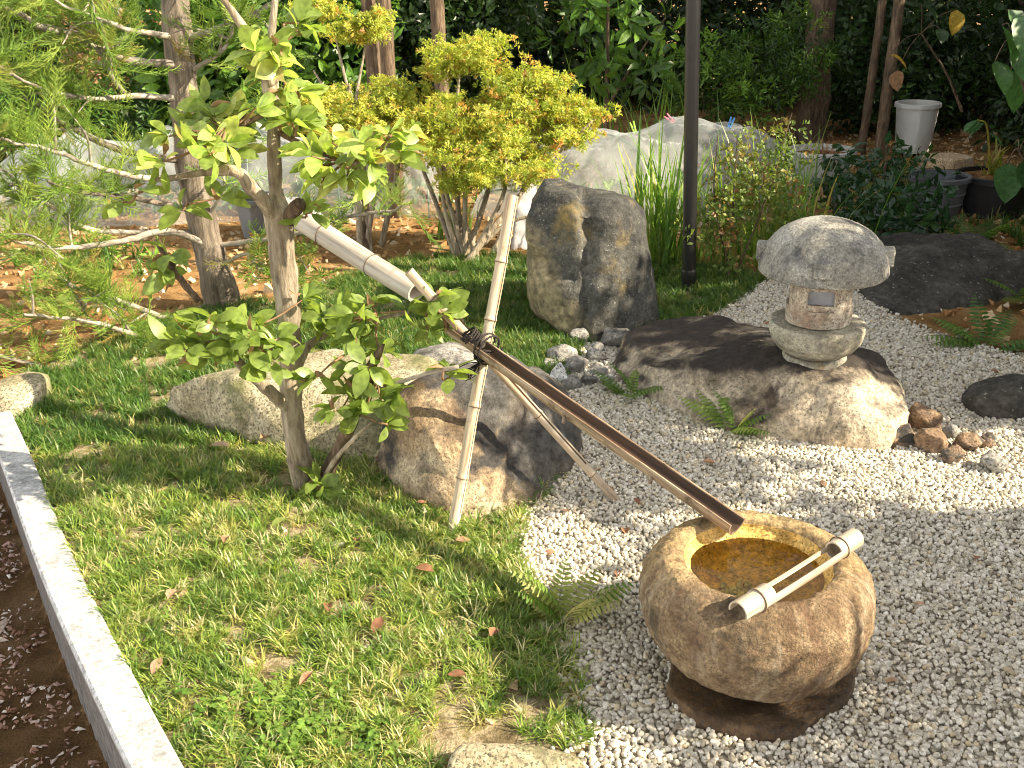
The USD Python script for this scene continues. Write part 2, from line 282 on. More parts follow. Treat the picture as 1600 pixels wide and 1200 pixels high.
def plain_mat(name, col, rough=0.6, spec=0.4, vary=0.2, scale=12, bump=0.1):
    return mat(name, {'g': ('geometry', {}), 'n': ('noise_texture', {'scale': scale, 'detail': 6, 'roughness': 0.65}), 'mr': ('map_range', {'from_min': 0.3, 'from_max': 0.7, 'to_min': 1 - vary, 'to_max': 1 + vary}), 'h': ('hsv', {'color': col}), 'b': ('bump', {'strength': bump, 'distance': 0.01}), 'p': ('principled_bsdf', {'roughness': rough, 'specular_ior_level': spec})},
               [('g.position', 'n.vector'), ('n.fac', 'mr.value'), ('mr.result', 'h.value'), ('h.color', 'p.base_color'), ('n.fac', 'b.height'), ('b.normal', 'p.normal')])
def bamboo_mat(name, cols, d, scale=55, spots=(0.10, 0.07, 0.045), spot_at=0.66):
    """grain drawn out along the direction d of the stalk."""
    d = np.asarray(d) / np.linalg.norm(d)
    return mat(name, {'g': ('geometry', {}), 'dt': ('vector_math', {'vector_math_type': 'dot_product'}) if False else ('vector_math', {'math_type': 'dot_product', 'vector2': d}), 'sc': ('vector_math', {'math_type': 'scale', 'vector1': d}), 'neg': ('math', {'math_type': 'multiply', 'value2': -0.94}), 'sb': ('vector_math', {'math_type': 'add'}),
                      'n': ('noise_texture', {'scale': scale, 'detail': 6, 'roughness': 0.65}), 'r': ('rgb_ramp', {'ramp': [(0.33, cols[0]), (0.5, cols[1]), (0.66, cols[2])]}), 'n2': ('noise_texture', {'scale': 11, 'detail': 7, 'roughness': 0.7}), 'r2': ('rgb_ramp', {'ramp': [(spot_at - 0.08, (0, 0, 0)), (spot_at + 0.06, (1, 1, 1))]}), 'm': ('mix', {'color2': spots}),
                      'b': ('bump', {'strength': 0.4, 'distance': 0.004}), 'p': ('principled_bsdf', {'roughness': 0.5, 'specular_ior_level': 0.45})},
               [('g.position', 'dt.vector1'), ('dt.value', 'neg.value1'), ('neg.value', 'sc.scale'), ('g.position', 'sb.vector1'), ('sc.vector', 'sb.vector2'), ('sb.vector', 'n.vector'), ('n.fac', 'r.fac'), ('g.position', 'n2.vector'), ('n2.fac', 'r2.fac'), ('r2.color', 'm.fac'), ('r.color', 'm.color1'), ('m.color', 'p.base_color'), ('n.fac', 'b.height'), ('b.normal', 'p.normal')])

# ---------------------------------------------------------------- the ground and what lies on it
KERB = spline([(0.05, 0.45), (-0.36, 1.02), (-0.757, 1.585), (-1.17, 2.2), (-1.575, 2.855), (-1.83, 3.26)], 6)   # the line of the kerb's middle
def side_of_kerb(x, y):
    """distance to the kerb's line, negative on the path's side (left)."""
    p = np.stack([np.ravel(x), np.ravel(y)], -1); best = np.full(len(p), 1e9); sg = np.ones(len(p))
    for a, b in zip(KERB[:-1], KERB[1:]):
        d = b - a; t = np.clip(((p - a) @ d) / (d @ d), 0, 1); w = p - (a + t[:, None] * d); q = np.linalg.norm(w, axis=1)
        s = np.sign(-(d[0] * w[:, 1] - d[1] * w[:, 0])); m = q < best; best[m] = q[m]; sg[m] = s[m]
    return (best * sg).reshape(np.shape(x))
PATH_DROP = 0.21
def Hgt(x, y):
    x, y = np.asarray(x, float), np.asarray(y, float)
    h = 0.02 * (meshkit.noise(np.stack([x * 1.3, y * 1.3, 0 * x], -1)) - 0.5) * np.clip((np.hypot(x, y - 3) - 1), 0, 1)
    mound = np.exp(-(((x + 0.75) / 0.75) ** 2 + ((y - 2.7) / 1.0) ** 2))
    h = h + 0.05 * mound
    s = side_of_kerb(x, y); low = np.clip((0.02 - s) / 0.05, 0, 1) * np.clip((4.3 - y) / 0.9, 0, 1) * np.clip((x + 8) / 3, 0, 1)
    return h - PATH_DROP * low - 0.0 * h
def grid(xs, ys, keep=None, dz=0.0):
    X, Y = np.meshgrid(xs, ys); Z = Hgt(X, Y) + dz; n = len(xs)
    i, j = np.meshgrid(np.arange(len(ys) - 1), np.arange(n - 1), indexing='ij'); a = (i * n + j).ravel()
    q = np.stack([a, a + 1, a + n + 1, a + n], -1)
    v = np.stack([X, Y, Z], -1).reshape(-1, 3)
    if keep is not None: q = q[keep(v[q].mean(1))]
    m = trimesh.Trimesh(v, np.vstack([q[:, [0, 1, 2]], q[:, [0, 2, 3]]]), process=False); m.remove_unreferenced_vertices(); return m
xs = np.unique(np.concatenate([np.linspace(-60, -6, 19), np.arange(-6, 6.01, 0.04), np.linspace(6, 60, 19)]))
ys = np.unique(np.concatenate([np.linspace(-40, -1, 14), np.arange(-1, 9.01, 0.04), np.linspace(9, 80, 24)]))
M_ground = soil_mat('ground_soil', [(0.28, (0.10, 0.055, 0.025)), (0.43, (0.22, 0.125, 0.045)), (0.56, (0.34, 0.20, 0.08)), (0.70, (0.40, 0.31, 0.18))], 5.5)
struct('ground', grid(xs, ys), M_ground, True)
def w2(pts): return [tuple(P(*p)[:2]) for p in pts]
GRAVEL = Polygon(w2([(915, 1230), (905, 1080), (880, 1000), (835, 935), (800, 880), (815, 815), (860, 790), (870, 700), (865, 640), (880, 590), (905, 540), (1000, 530), (1100, 500), (1160, 462), (1195, 440), (1260, 425), (1350, 470), (1400, 505), (1480, 532), (1560, 553), (1640, 565)]) + [(2.9, 3.7), (2.9, 0.9), (0.12, 0.9)]).buffer(0)
kr = [tuple(np.array(k) + 0.0) for k in KERB]
LAWN = Polygon([(0.28, 0.75), (0.16, 1.2)] + w2([(915, 1230), (905, 1080), (880, 1000), (835, 935), (800, 880), (815, 815), (860, 790), (870, 700), (865, 640), (880, 590), (905, 540), (1000, 530), (1100, 500), (1160, 462), (1190, 440), (1150, 425), (1030, 410), (840, 405), (740, 402), (650, 408), (560, 432), (460, 470), (340, 482), (250, 508), (130, 545), (60, 580), (10, 640)]) + kr[::-1]).buffer(0)
PATH = Polygon([(k[0] - 0.0, k[1]) for k in KERB] + [(-3.0, 4.2), (-5, 4.2), (-5, 0.4), (0.05, 0.4)]).buffer(0)
def inside(poly): return lambda p: contains_xy(poly, p[:, 0], p[:, 1])
M_bed = soil_mat('gravel_bed_soil', [(0.3, (0.30, 0.26, 0.19)), (0.5, (0.42, 0.375, 0.29)), (0.7, (0.50, 0.46, 0.37))], 30, 200)
M_lawn = soil_mat('lawn_soil', [(0.28, (0.07, 0.055, 0.03)), (0.42, (0.20, 0.155, 0.085)), (0.52, (0.38, 0.31, 0.20)), (0.60, (0.20, 0.17, 0.06)), (0.72, (0.44, 0.37, 0.26))], 11, 150)
M_path = soil_mat('path_soil', [(0.3, (0.07, 0.04, 0.018)), (0.5, (0.14, 0.08, 0.032)), (0.7, (0.21, 0.13, 0.07))], 9, 200)
struct('gravel_bed', grid(np.arange(-0.3, 3.0, 0.03), np.arange(0.85, 4.9, 0.03), inside(GRAVEL), 0.004), M_bed, True)
struct('lawn_ground', grid(np.arange(-2.2, 1.4, 0.03), np.arange(0.7, 5.3, 0.03), lambda p: inside(LAWN)(p) & (side_of_kerb(p[:, 0], p[:, 1]) > 0.03), 0.008), M_lawn, True)
struct('path', grid(np.arange(-5, 0.1, 0.04), np.arange(0.4, 4.2, 0.04), lambda p: inside(PATH)(p) & (side_of_kerb(p[:, 0], p[:, 1]) < -0.012), 0.006), M_path, True)

# kerb: blocks of pale stone end to end
M_kerb = stone_mat('kerb_stone', [(0.34, 0.345, 0.345), (0.43, 0.43, 0.425), (0.50, 0.50, 0.49)], 6, ((0.25, 0.35, 0.35), 0.66), 220, stain=(0.20, 0.205, 0.205), stain_at=(0.57, 0.70), stain_scale=5.5, bump=0.25, bump_scale=150, zone=((0.06, 0.052, 0.05), (0.0, 0.0, -1.0), -0.036, 0.012, 0.02))  # zone: shade of the side faces below the top edge, put into the colour
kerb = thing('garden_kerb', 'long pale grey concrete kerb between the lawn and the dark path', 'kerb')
KW, KTOP = 0.045, 0.055
L_ = np.concatenate([[0], np.cumsum(np.linalg.norm(np.diff(KERB, axis=0), axis=1))])
def kerb_at(s): return np.array([np.interp(s, L_, KERB[:, 0]), np.interp(s, L_, KERB[:, 1])])
s0 = 0.0
while s0 < L_[-1] - 0.1:
    s1 = min(s0 + 0.92, L_[-1]); ss = np.linspace(s0 + 0.0015, s1 - 0.0015, 9); pp = np.array([kerb_at(s) for s in ss]); d = np.gradient(pp, axis=0); d /= np.linalg.norm(d, axis=1, keepdims=True); nn = np.stack([-d[:, 1], d[:, 0]], -1)
    sec = [(-KW, -0.3), (-KW, KTOP - 0.006), (-KW + 0.006, KTOP), (KW - 0.006, KTOP), (KW, KTOP - 0.006), (KW, -0.3)]
    v = np.array([[*(pp[i] + nn[i] * a), b + 0.0012 * math.sin(i * 2.1 + s0)] for i in range(len(pp)) for a, b in sec]); k = len(sec); f = []
    for i in range(len(pp) - 1):
        for j in range(k): f.append([i * k + j, i * k + (j + 1) % k, (i + 1) * k + (j + 1) % k, (i + 1) * k + j])
    mb = MB().add(v, f).add(v[:k], [[0, 1, 2], [0, 2, 3], [0, 3, 4], [0, 4, 5]]).add(v[-k:], [[0, 2, 1], [0, 3, 2], [0, 4, 3], [0, 5, 4]])
    m = trimesh.Trimesh(*mb.get(), process=True); m.fix_normals()
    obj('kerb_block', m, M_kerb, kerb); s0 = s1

# pebbles of the gravel bed
def pebble(seed):
    m = trimesh.creation.icosphere(1); r = np.random.default_rng(seed)
    v = m.vertices * (1 + 0.45 * (r.random((len(m.vertices), 1)) - 0.5)) * [1, r.uniform(0.75, 1), r.uniform(0.55, 0.8)]
    for _ in range(3):
        n = r.normal(size=3); n /= np.linalg.norm(n); dd = v @ n; v = v - np.outer(np.maximum(dd - 0.62, 0), n)
    return v, m.faces
M_pebble = chip_mat('gravel_pebble', [(0.0, (0.24, 0.205, 0.155)), (0.06, (0.38, 0.34, 0.265)), (0.2, (0.54, 0.495, 0.405)), (0.5, (0.64, 0.60, 0.51)), (0.75, (0.75, 0.71, 0.62)), (0.87, (0.54, 0.45, 0.29)), (1.0, (0.80, 0.77, 0.69))])
g = 0.0122; gx, gy = np.meshgrid(np.arange(-0.1, 2.6, g), np.arange(0.95, 4.75, g)); pts = np.stack([gx.ravel(), gy.ravel()], -1)
pts = np.vstack([pts, pts[rng.random(len(pts)) < 0.6] + g / 2]); pts = pts + rng.uniform(-0.55, 0.55, pts.shape) * g
edge = GRAVEL.buffer(0.02); pts = pts[contains_xy(edge, pts[:, 0] + 0.02 * rng.normal(size=len(pts)), pts[:, 1] + 0.02 * rng.normal(size=len(pts)))]
vis = (np.abs(pts[:, 0]) < 0.60 * pts[:, 1] + 0.45); pts = pts[vis]; n = len(pts)
sz = 0.0068 * rng.lognormal(0, 0.22, n)
from scipy.spatial.transform import Rotation
def any_rot(n, r=rng): return Rotation.random(n, random_state=int(r.integers(1 << 30))).as_matrix()
scatter('gravel', [(pebble(k), M_pebble, True) for k in range(9)], np.column_stack([pts, Hgt(pts[:, 0], pts[:, 1]) + 0.005 + rng.uniform(0, 0.007, n)]), any_rot(n), sz, seed=1, label='white and grey pebble gravel covering the garden floor', cat='gravel')
# a few larger round pebbles washed against the rock under the lantern
# litter on the path and on the brown ground
def chip(seed):
    r = np.random.default_rng(seed); m = trimesh.convex.convex_hull(r.normal(size=(9, 3)) * [1, 0.8, 0.6]); return np.array(m.vertices), np.array(m.faces)
M_litter = chip_mat('path_chip', [(0.0, (0.11, 0.055, 0.025)), (0.35, (0.28, 0.15, 0.10)), (0.6, (0.45, 0.30, 0.24)), (0.8, (0.52, 0.44, 0.38)), (0.95, (0.68, 0.62, 0.56))])
pts = np.column_stack([rng.uniform(-2.4, 0.0, 30000), rng.uniform(0.9, 3.8, 30000)]); sd = side_of_kerb(pts[:, 0], pts[:, 1]); pts = pts[(sd < -0.06) & (sd > -1.2)]; pts = pts[meshkit.noise(np.column_stack([pts * 9, 0 * pts[:, 0]])) > 0.30][:11000]; n = len(pts)
scatter('path_litter', [(chip(k), M_litter) for k in range(6)], np.column_stack([pts, Hgt(pts[:, 0], pts[:, 1]) + 0.012]), frames(np.array([0, 0, 1.0]) + 0.35 * rng.normal(size=(n, 3)), rng.uniform(0, 6.28, n)), 0.0033 * rng.lognormal(0, 0.45, n), seed=2, label='small brown and pinkish chips strewn on the dark path', cat='litter')
M_straw = chip_mat('ground_chip', [(0.0, (0.13, 0.06, 0.02)), (0.4, (0.38, 0.20, 0.07)), (0.7, (0.52, 0.36, 0.18)), (1.0, (0.62, 0.52, 0.38))])
pts = np.column_stack([rng.uniform(-4, 4.2, 16000), rng.uniform(3.4, 9, 16000)]); pts = pts[~contains_xy(LAWN, pts[:, 0], pts[:, 1]) & ~contains_xy(GRAVEL.buffer(0.1), pts[:, 0], pts[:, 1]) & (np.abs(pts[:, 0]) < 0.62 * pts[:, 1])][:7000]; n = len(pts)
scatter('ground_litter', [(chip(k + 20), M_straw) for k in range(6)], np.column_stack([pts, Hgt(pts[:, 0], pts[:, 1]) + 0.006]), frames(np.array([0, 0, 1.0]) + 0.4 * rng.normal(size=(n, 3)), rng.uniform(0, 6.28, n)), 0.009 * rng.lognormal(0, 0.5, n) , seed=3, label='dry orange brown leaf crumbs and chips on the bare ground', cat='litter')

# lawn: tufts of short arching blades
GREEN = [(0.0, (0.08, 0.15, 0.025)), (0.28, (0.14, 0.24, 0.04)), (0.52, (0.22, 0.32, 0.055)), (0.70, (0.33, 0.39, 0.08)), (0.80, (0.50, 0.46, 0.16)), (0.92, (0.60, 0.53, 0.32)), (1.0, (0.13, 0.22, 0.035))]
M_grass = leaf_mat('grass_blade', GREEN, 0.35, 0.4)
M_grass2 = leaf_mat('grass_blade_shaded', [(0.0, (0.05, 0.12, 0.02)), (0.5, (0.09, 0.18, 0.03)), (0.82, (0.16, 0.25, 0.045)), (0.92, (0.38, 0.34, 0.13)), (1.0, (0.07, 0.15, 0.025))], 0.35, 0.4)  # blades of the rear turf: its shade is put into a darker green
def tuft(seed, n=20, L=(0.024, 0.062), W=0.0029):
    r = np.random.default_rng(seed); mb = MB()
    for _ in range(n):
        v, f = blade(r.uniform(*L), W * r.uniform(0.7, 1.25), r.uniform(0.15, 0.9), r.uniform(0.4, 1.7), r.uniform(0, 6.28)); mb.add(v + [*r.normal(0, 0.007, 2), -0.004], f)
    return mb
def lawn_points(poly, n, thin=0.0, seed=5):
    r = np.random.default_rng(seed); b = poly.bounds; p = np.column_stack([r.uniform(b[0], b[2], n), r.uniform(b[1], b[3], n)]); p = p[contains_xy(poly, p[:, 0], p[:, 1])]
    d = meshkit.fbm(np.column_stack([p * 7.0, 0 * p[:, 0]]), 3, 3); keep = d + r.uniform(-0.17, 0.17, len(p)) > thin
    keep &= ~contains_xy(Polygon(w2([(680, 1165), (760, 1150), (860, 1165), (930, 1195), (930, 1260), (680, 1260)])), p[:, 0], p[:, 1])
    return p[keep & (side_of_kerb(p[:, 0], p[:, 1]) > 0.045)]
pts = lawn_points(LAWN.buffer(0.015), 46000, 0.385); pts = pts[np.abs(pts[:, 0]) < 0.56 * pts[:, 1] + 0.4]; n = len(pts)
rear_shaded = pts[:, 1] > 3.0
for name, sel, mm, sd, lab in (('lawn_grass', ~rear_shaded, M_grass, 11, 'sunlit turf of short green and straw coloured tufts in front'), ('lawn_grass', rear_shaded, M_grass2, 12, 'turf behind the boulders and under the trees, shade put into its dark green')):
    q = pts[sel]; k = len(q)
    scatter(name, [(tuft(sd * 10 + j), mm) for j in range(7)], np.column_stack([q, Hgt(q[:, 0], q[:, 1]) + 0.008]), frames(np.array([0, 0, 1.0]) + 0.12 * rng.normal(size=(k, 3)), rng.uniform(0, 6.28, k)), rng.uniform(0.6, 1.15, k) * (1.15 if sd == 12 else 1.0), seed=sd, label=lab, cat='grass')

M_lawnbit = chip_mat('lawn_bit', [(0.0, (0.22, 0.13, 0.07)), (0.4, (0.44, 0.34, 0.2)), (0.7, (0.58, 0.48, 0.32)), (1.0, (0.66, 0.60, 0.48))])
pts = lawn_points(LAWN, 9000, 0.40, 77); pts = pts[(np.abs(pts[:, 0]) < 0.56 * pts[:, 1] + 0.3)][:3600]; n = len(pts)
stalk = [tube([(-1.6, 0, 0), (0.2, 0.12, 0.25), (1.6, 0, 0)], [0.16, 0.2, 0.1], 4), tube([(-1.1, 0.2, 0), (1.3, -0.1, 0.15)], [0.2, 0.12], 4)]
scatter('lawn_litter', [(chip(k + 40), M_lawnbit) for k in range(3)] + [(q, M_lawnbit) for q in stalk], np.column_stack([pts, Hgt(pts[:, 0], pts[:, 1]) + 0.011]), frames(np.array([0, 0, 1.0]) + 0.3 * rng.normal(size=(n, 3)), rng.uniform(0, 6.28, n)), 0.0062 * rng.lognormal(0, 0.5, n), seed=6, label='straw crumbs and dry bits lying between the tufts of the lawn', cat='litter')

# ---------------------------------------------------------------- rocks
def G(px, py, z=0.0): return P(px, py, z)
M_boulder = stone_mat('boulder_stone', [(0.16, 0.10, 0.06), (0.36, 0.27, 0.17), (0.50, 0.42, 0.30)], 5, ((0.12, 0.085, 0.06), 0.64), 200, stain=(0.045, 0.042, 0.04), stain_at=(0.52, 0.62), stain_scale=2.2, up=0.10, streak=((0.10, 0.07, 0.04), 0.56, 0.66, 7), bump=0.9, bump_scale=45, grain=75, zone=((0.075, 0.072, 0.068), (0.80, 0.25, 0.55), 0.735, 0.03, 0.30))
M_paleboulder = stone_mat('pale_boulder_stone', [(0.24, 0.20, 0.12), (0.38, 0.33, 0.22), (0.50, 0.45, 0.34)], 6, ((0.12, 0.11, 0.07), 0.58), 150, stain=(0.17, 0.17, 0.08), stain_at=(0.50, 0.66), stain_scale=5, bump=0.8, bump_scale=80)
M_standing = stone_mat('standing_stone', [(0.045, 0.045, 0.04), (0.078, 0.078, 0.07), (0.13, 0.125, 0.108)], 4, ((0.34, 0.34, 0.32), 0.70), 120, stain=(0.03, 0.03, 0.03), stain_at=(0.48, 0.62), stain_scale=2.4, up=0.04, streak=((0.36, 0.36, 0.33), 0.66, 0.78, 9), extra=((0.20, 0.15, 0.06), 0.58, 0.70, 3.1), bump=0.8, zone=((0.24, 0.20, 0.12), (-1.0, -0.2, -0.5), -1.14, 0.05, 0.25))
M_lanternrock = stone_mat('lantern_rock_stone', [(0.30, 0.23, 0.15), (0.44, 0.37, 0.27), (0.54, 0.47, 0.37)], 4.5, ((0.14, 0.12, 0.09), 0.64), 150, stain=(0.055, 0.046, 0.04), stain_at=(0.64, 0.78), stain_scale=3, up=0.34, streak=((0.09, 0.07, 0.055), 0.58, 0.66, 9), bump=0.8)
M_darkrock = stone_mat('dark_rock_stone', [(0.04, 0.038, 0.034), (0.07, 0.065, 0.055), (0.12, 0.11, 0.095)], 5, ((0.3, 0.3, 0.28), 0.70), 60, bump=0.8)
M_smallbrown = stone_mat('brown_cobble_stone', [(0.12, 0.085, 0.06), (0.24, 0.16, 0.10), (0.36, 0.27, 0.19)], 9, ((0.07, 0.05, 0.04), 0.6), 170, stain=(0.06, 0.055, 0.05), stain_at=(0.54, 0.62), stain_scale=9, bump=0.8)
M_smallgrey = stone_mat('grey_cobble_stone', [(0.16, 0.15, 0.14), (0.27, 0.26, 0.24), (0.40, 0.39, 0.36)], 10, ((0.1, 0.1, 0.09), 0.6), 150, stain=(0.08, 0.08, 0.07), stain_at=(0.55, 0.63), stain_scale=9, bump=0.8)
def up(p, dz): return np.array(p) + [0, 0, dz]
def shelf(m):                                                                           # the ledge and the dark hollow of the big brown boulder
    v = m.vertices; n = m.vertex_normals; w = meshkit.fbm(v * 9, 3, 4) - .5
    a = (v[:, 2] - 0.15) - 0.30 * (v[:, 0] + 0.15) + 0.06 * w
    m.vertices = v + n * (-0.022 * np.tanh(a / 0.03) * np.clip((0.02 - v[:, 0]) / 0.08, 0, 1) - 0.028 * np.exp(-((v[:, 0] - 0.0 - 0.2 * v[:, 2] + 0.10 * w) / 0.045) ** 2))[:, None]
front = [G(596, 742), G(640, 778), G(700, 815), G(745, 818), G(792, 815), G(850, 792), G(893, 752)]
top = [PY(590, 660, 2.74), PY(622, 605, 2.76), PY(700, 562, 2.86), PY(760, 552, 2.92), PY(812, 556, 2.98), PY(868, 600, 2.96), PY(900, 640, 2.93), PY(906, 690, 2.85)]
mid = [PY(668, 690, 2.52), PY(745, 700, 2.55), PY(650, 640, 2.66), PY(790, 620, 2.74)]
pts = front + top + mid + [p + [0, 0, -0.1] for p in front] + [p + [0.03, 0.22, -0.12] for p in top] + [np.array([p[0], p[1] + 0.3, -0.1]) for p in top]
solo('boulder', hull_rock(pts, 3, 0.016, 9, ((0.045, 3.2), (0.02, 10), (0.006, 34)), shelf), M_boulder, 'big brown and black boulder behind the bamboo tripod legs', 'rock', smooth=True)
front = [G(246, 652), G(290, 680), G(370, 705), G(450, 730), G(560, 765), G(640, 775)]
top = [PY(250, 606, 3.16), PY(285, 590, 3.12), PY(345, 592, 3.05), PY(420, 606, 3.0), PY(480, 622, 2.97), PY(600, 625, 2.92)]
back = [PY(470, 556, 3.3), PY(545, 546, 3.32), PY(640, 548, 3.28), PY(690, 560, 3.2), PY(400, 585, 3.25)]
pts = front + top + back + [p + [0, 0, -0.1] for p in front] + [np.array([p[0], p[1] + 0.1, -0.1]) for p in back + top[:2]]
solo('boulder', hull_rock(pts, 4, 0.018, 12, ((0.035, 3.5), (0.014, 12), (0.005, 36))), M_paleboulder, 'long pale speckled boulder in the lawn behind the leafy tree', 'rock', smooth=True)
pts = [PY(640, 565, 3.42), PY(700, 550, 3.42), PY(742, 565, 3.4), PY(660, 590, 3.3), PY(735, 590, 3.3)]; pts = pts + [p + [0, 0.2, -0.05] for p in pts] + [np.array([p[0], p[1], -0.1]) for p in pts]
solo('boulder', hull_rock(pts, 5, 0.02, 4, ((0.02, 5), (0.008, 16))), M_smallgrey, 'low grey stone peeping out between the pale and the brown boulder', 'rock', smooth=True)
# standing stone
def cleft(m):
    v = m.vertices; n = m.vertex_normals; x0 = PY(912, 450, 4.05)[0] + 0.08 * (v[:, 2] - 0.3)
    x0 = x0 + 0.06 * (meshkit.fbm(v * 7, 3, 2) - .5); d = -0.045 * np.exp(-((v[:, 0] - x0) / 0.045) ** 2) * (v[:, 1] < 4.3)
    zz = PY(840, 415, 4.05)[2]; zz = zz + 0.1 * (meshkit.fbm(v * 6, 3, 8) - .5); d = d - 0.035 * np.exp(-((v[:, 2] - zz) / 0.045) ** 2) * (v[:, 0] < x0 - 0.04) * (v[:, 1] < 4.25)
    m.vertices = v + n * d[:, None]
front = [G(842, 478), G(880, 512), G(925, 540), G(980, 532), G(1028, 512)]
face = [PY(822, 345, 4.12), PY(848, 294, 4.2), PY(905, 305, 4.08), PY(985, 318, 4.12), PY(1008, 340, 4.16), PY(1022, 430, 4.1), PY(820, 400, 4.12), PY(826, 455, 4.12), PY(900, 330, 4.0), PY(960, 345, 4.02), PY(885, 480, 3.98)]
pts = front + face + [p + [0, 0, -0.12] for p in front] + [p + [0.02, 0.28, -0.02] for p in face] + [np.array([p[0], p[1] + 0.35, -0.1]) for p in front]
solo('standing_stone', hull_rock(pts, 6, 0.018, 3, ((0.03, 3.5), (0.014, 11), (0.006, 40)), cleft), M_standing, 'tall dark standing stone with white lichen on the grass', 'rock', smooth=True)
# rock that carries the lantern
front = [G(956, 596), G(1000, 628), G(1100, 676), G(1200, 694), G(1300, 706), G(1388, 712)]
rim = [PY(1006, 566, 3.42), PY(1100, 584, 3.22), PY(1200, 600, 3.1), PY(1262, 592, 3.06), PY(1330, 612, 2.97), PY(1395, 665, 2.93)]
back = [PY(952, 578, 3.66), PY(985, 518, 3.85), PY(1060, 500, 3.86), PY(1120, 497, 3.78), PY(1205, 508, 3.62), PY(1300, 530, 3.46), PY(1372, 556, 3.28), PY(1412, 618, 3.08), PY(1420, 640, 3.02)]
pts = front + rim + back + [np.array([P(1271, 566, 0.2)[0] + .15 * math.cos(q), P(1271, 566, 0.2)[1] + .12 * math.sin(q), .222]) for q in np.arange(8) * math.pi / 4] + [p + [0, 0, -0.12] for p in front] + [np.array([p[0], p[1] + 0.06, -0.1]) for p in back]
solo('boulder', hull_rock(pts, 8, 0.018, 3, ((0.035, 3.2), (0.016, 10), (0.006, 38))), M_lanternrock, 'long low boulder with a black stained top carrying the stone lantern', 'rock', smooth=True)
# dark rocks on the right
def low_rock(px, seed, m, label, thick=0.25, name='boulder', edge=0.03, terms=((0.03, 3), (0.012, 11), (0.004, 36))):
    pts = [np.array(PY(*p)) for p in px]; pts = pts + [p + [0, thick, -0.03] for p in pts] + [np.array([p[0], p[1] + thick / 2, -0.12]) for p in pts]
    return solo(name, hull_rock(pts, seed, edge, 4, terms), m, label, 'rock', smooth=True)
low_rock([(1335, 470, 4.5), (1390, 520, 4.12), (1470, 512, 4.17), (1560, 490, 4.35), (1350, 425, 4.5), (1385, 398, 4.62), (1440, 386, 4.66), (1540, 390, 4.62), (1610, 398, 4.6), (1650, 440, 4.5)], 9, M_darkrock, 'dark flat rock with pale specks behind the lantern on the right', 0.4, terms=((0.07, 2.6), (0.035, 8), (0.008, 30)))
low_rock([(1522, 630, 3.10), (1545, 609, 3.14), (1600, 600, 3.15), (1680, 604, 3.14), (1700, 655, 3.04), (1590, 652, 3.04), (1540, 645, 3.06)], 10, M_darkrock, 'small dark rock in the gravel at the right edge of the picture', 0.12, edge=0.02, terms=((0.012, 6), (0.004, 30)))
low_rock([(700, 1200, 1.50), (712, 1178, 1.53), (760, 1172, 1.54), (840, 1184, 1.53), (905, 1198, 1.52), (930, 1240, 1.46), (690, 1240, 1.46)], 11, M_paleboulder, 'pale stone at the bottom edge between grass and gravel', 0.03, 'edging_stone', 0.015, ((0.01, 8), (0.004, 30)))
low_rock([(0, 655, 3.26), (10, 612, 3.34), (38, 588, 3.45), (72, 590, 3.46), (66, 612, 3.36), (30, 660, 3.24), (8, 690, 3.16), (-40, 620, 3.35)], 12, M_paleboulder, 'rounded grey stone at the far end of the kerb', 0.05, 'edging_stone', 0.02, ((0.01, 6), (0.004, 30)))
# cobbles: brown heap right of the lantern rock, grey group behind the trough
def cobble(px, py, w, h, seed, m, label, group=None, name='cobble', ht=0.7, flat=1.0):
    y = P(px, py + h / 2)[1]; c = P(px, py + h * 0.35); s = w / PPM(np.hypot(y, 1.2)) / 2 * (1.25 if 'group' in label or 'pale' in label or 'mottled' in label else 1.05); r = np.random.default_rng(seed)
    q = r.normal(size=(15, 3)); q /= np.linalg.norm(q, axis=1, keepdims=True); q = q * [s * 1.05, s * 0.95 * flat, s * ht * 1.05] * r.uniform(0.85, 1.1, (15, 1))
    msh = hull_rock(q, seed, s / 6, 0 if m is M_smallbrown else 1, ((s * 0.10, 1.2 / s), (s * 0.07, 4 / s))); msh.apply_translation([c[0], c[1] + s * 0.3, s * ht * 0.62]); return solo(name, msh, m, label, 'rock', group, True)
for k, (px, py, w, h, lab) in enumerate([(1412, 680, 48, 56, 'brown cobble touching the right end of the lantern rock'), (1445, 660, 50, 40, 'pale topped cobble at the back of the brown heap'), (1458, 694, 56, 44, 'rust brown cobble in the middle of the heap'), (1488, 676, 34, 28, 'small grey cobble at the back right of the heap'), (1515, 697, 46, 40, 'squarish grey brown cobble right in the heap'), (1488, 716, 40, 24, 'low reddish cobble at the front of the heap'), (1552, 724, 44, 46, 'pointed grey cobble standing alone at the right of the heap'), (1546, 694, 30, 18, 'flat dark cobble behind the pointed one')]):
    cobble(px, py, w, h, 40 + k, M_smallbrown if k not in (3, 6) else M_smallgrey, lab, ht=0.95)
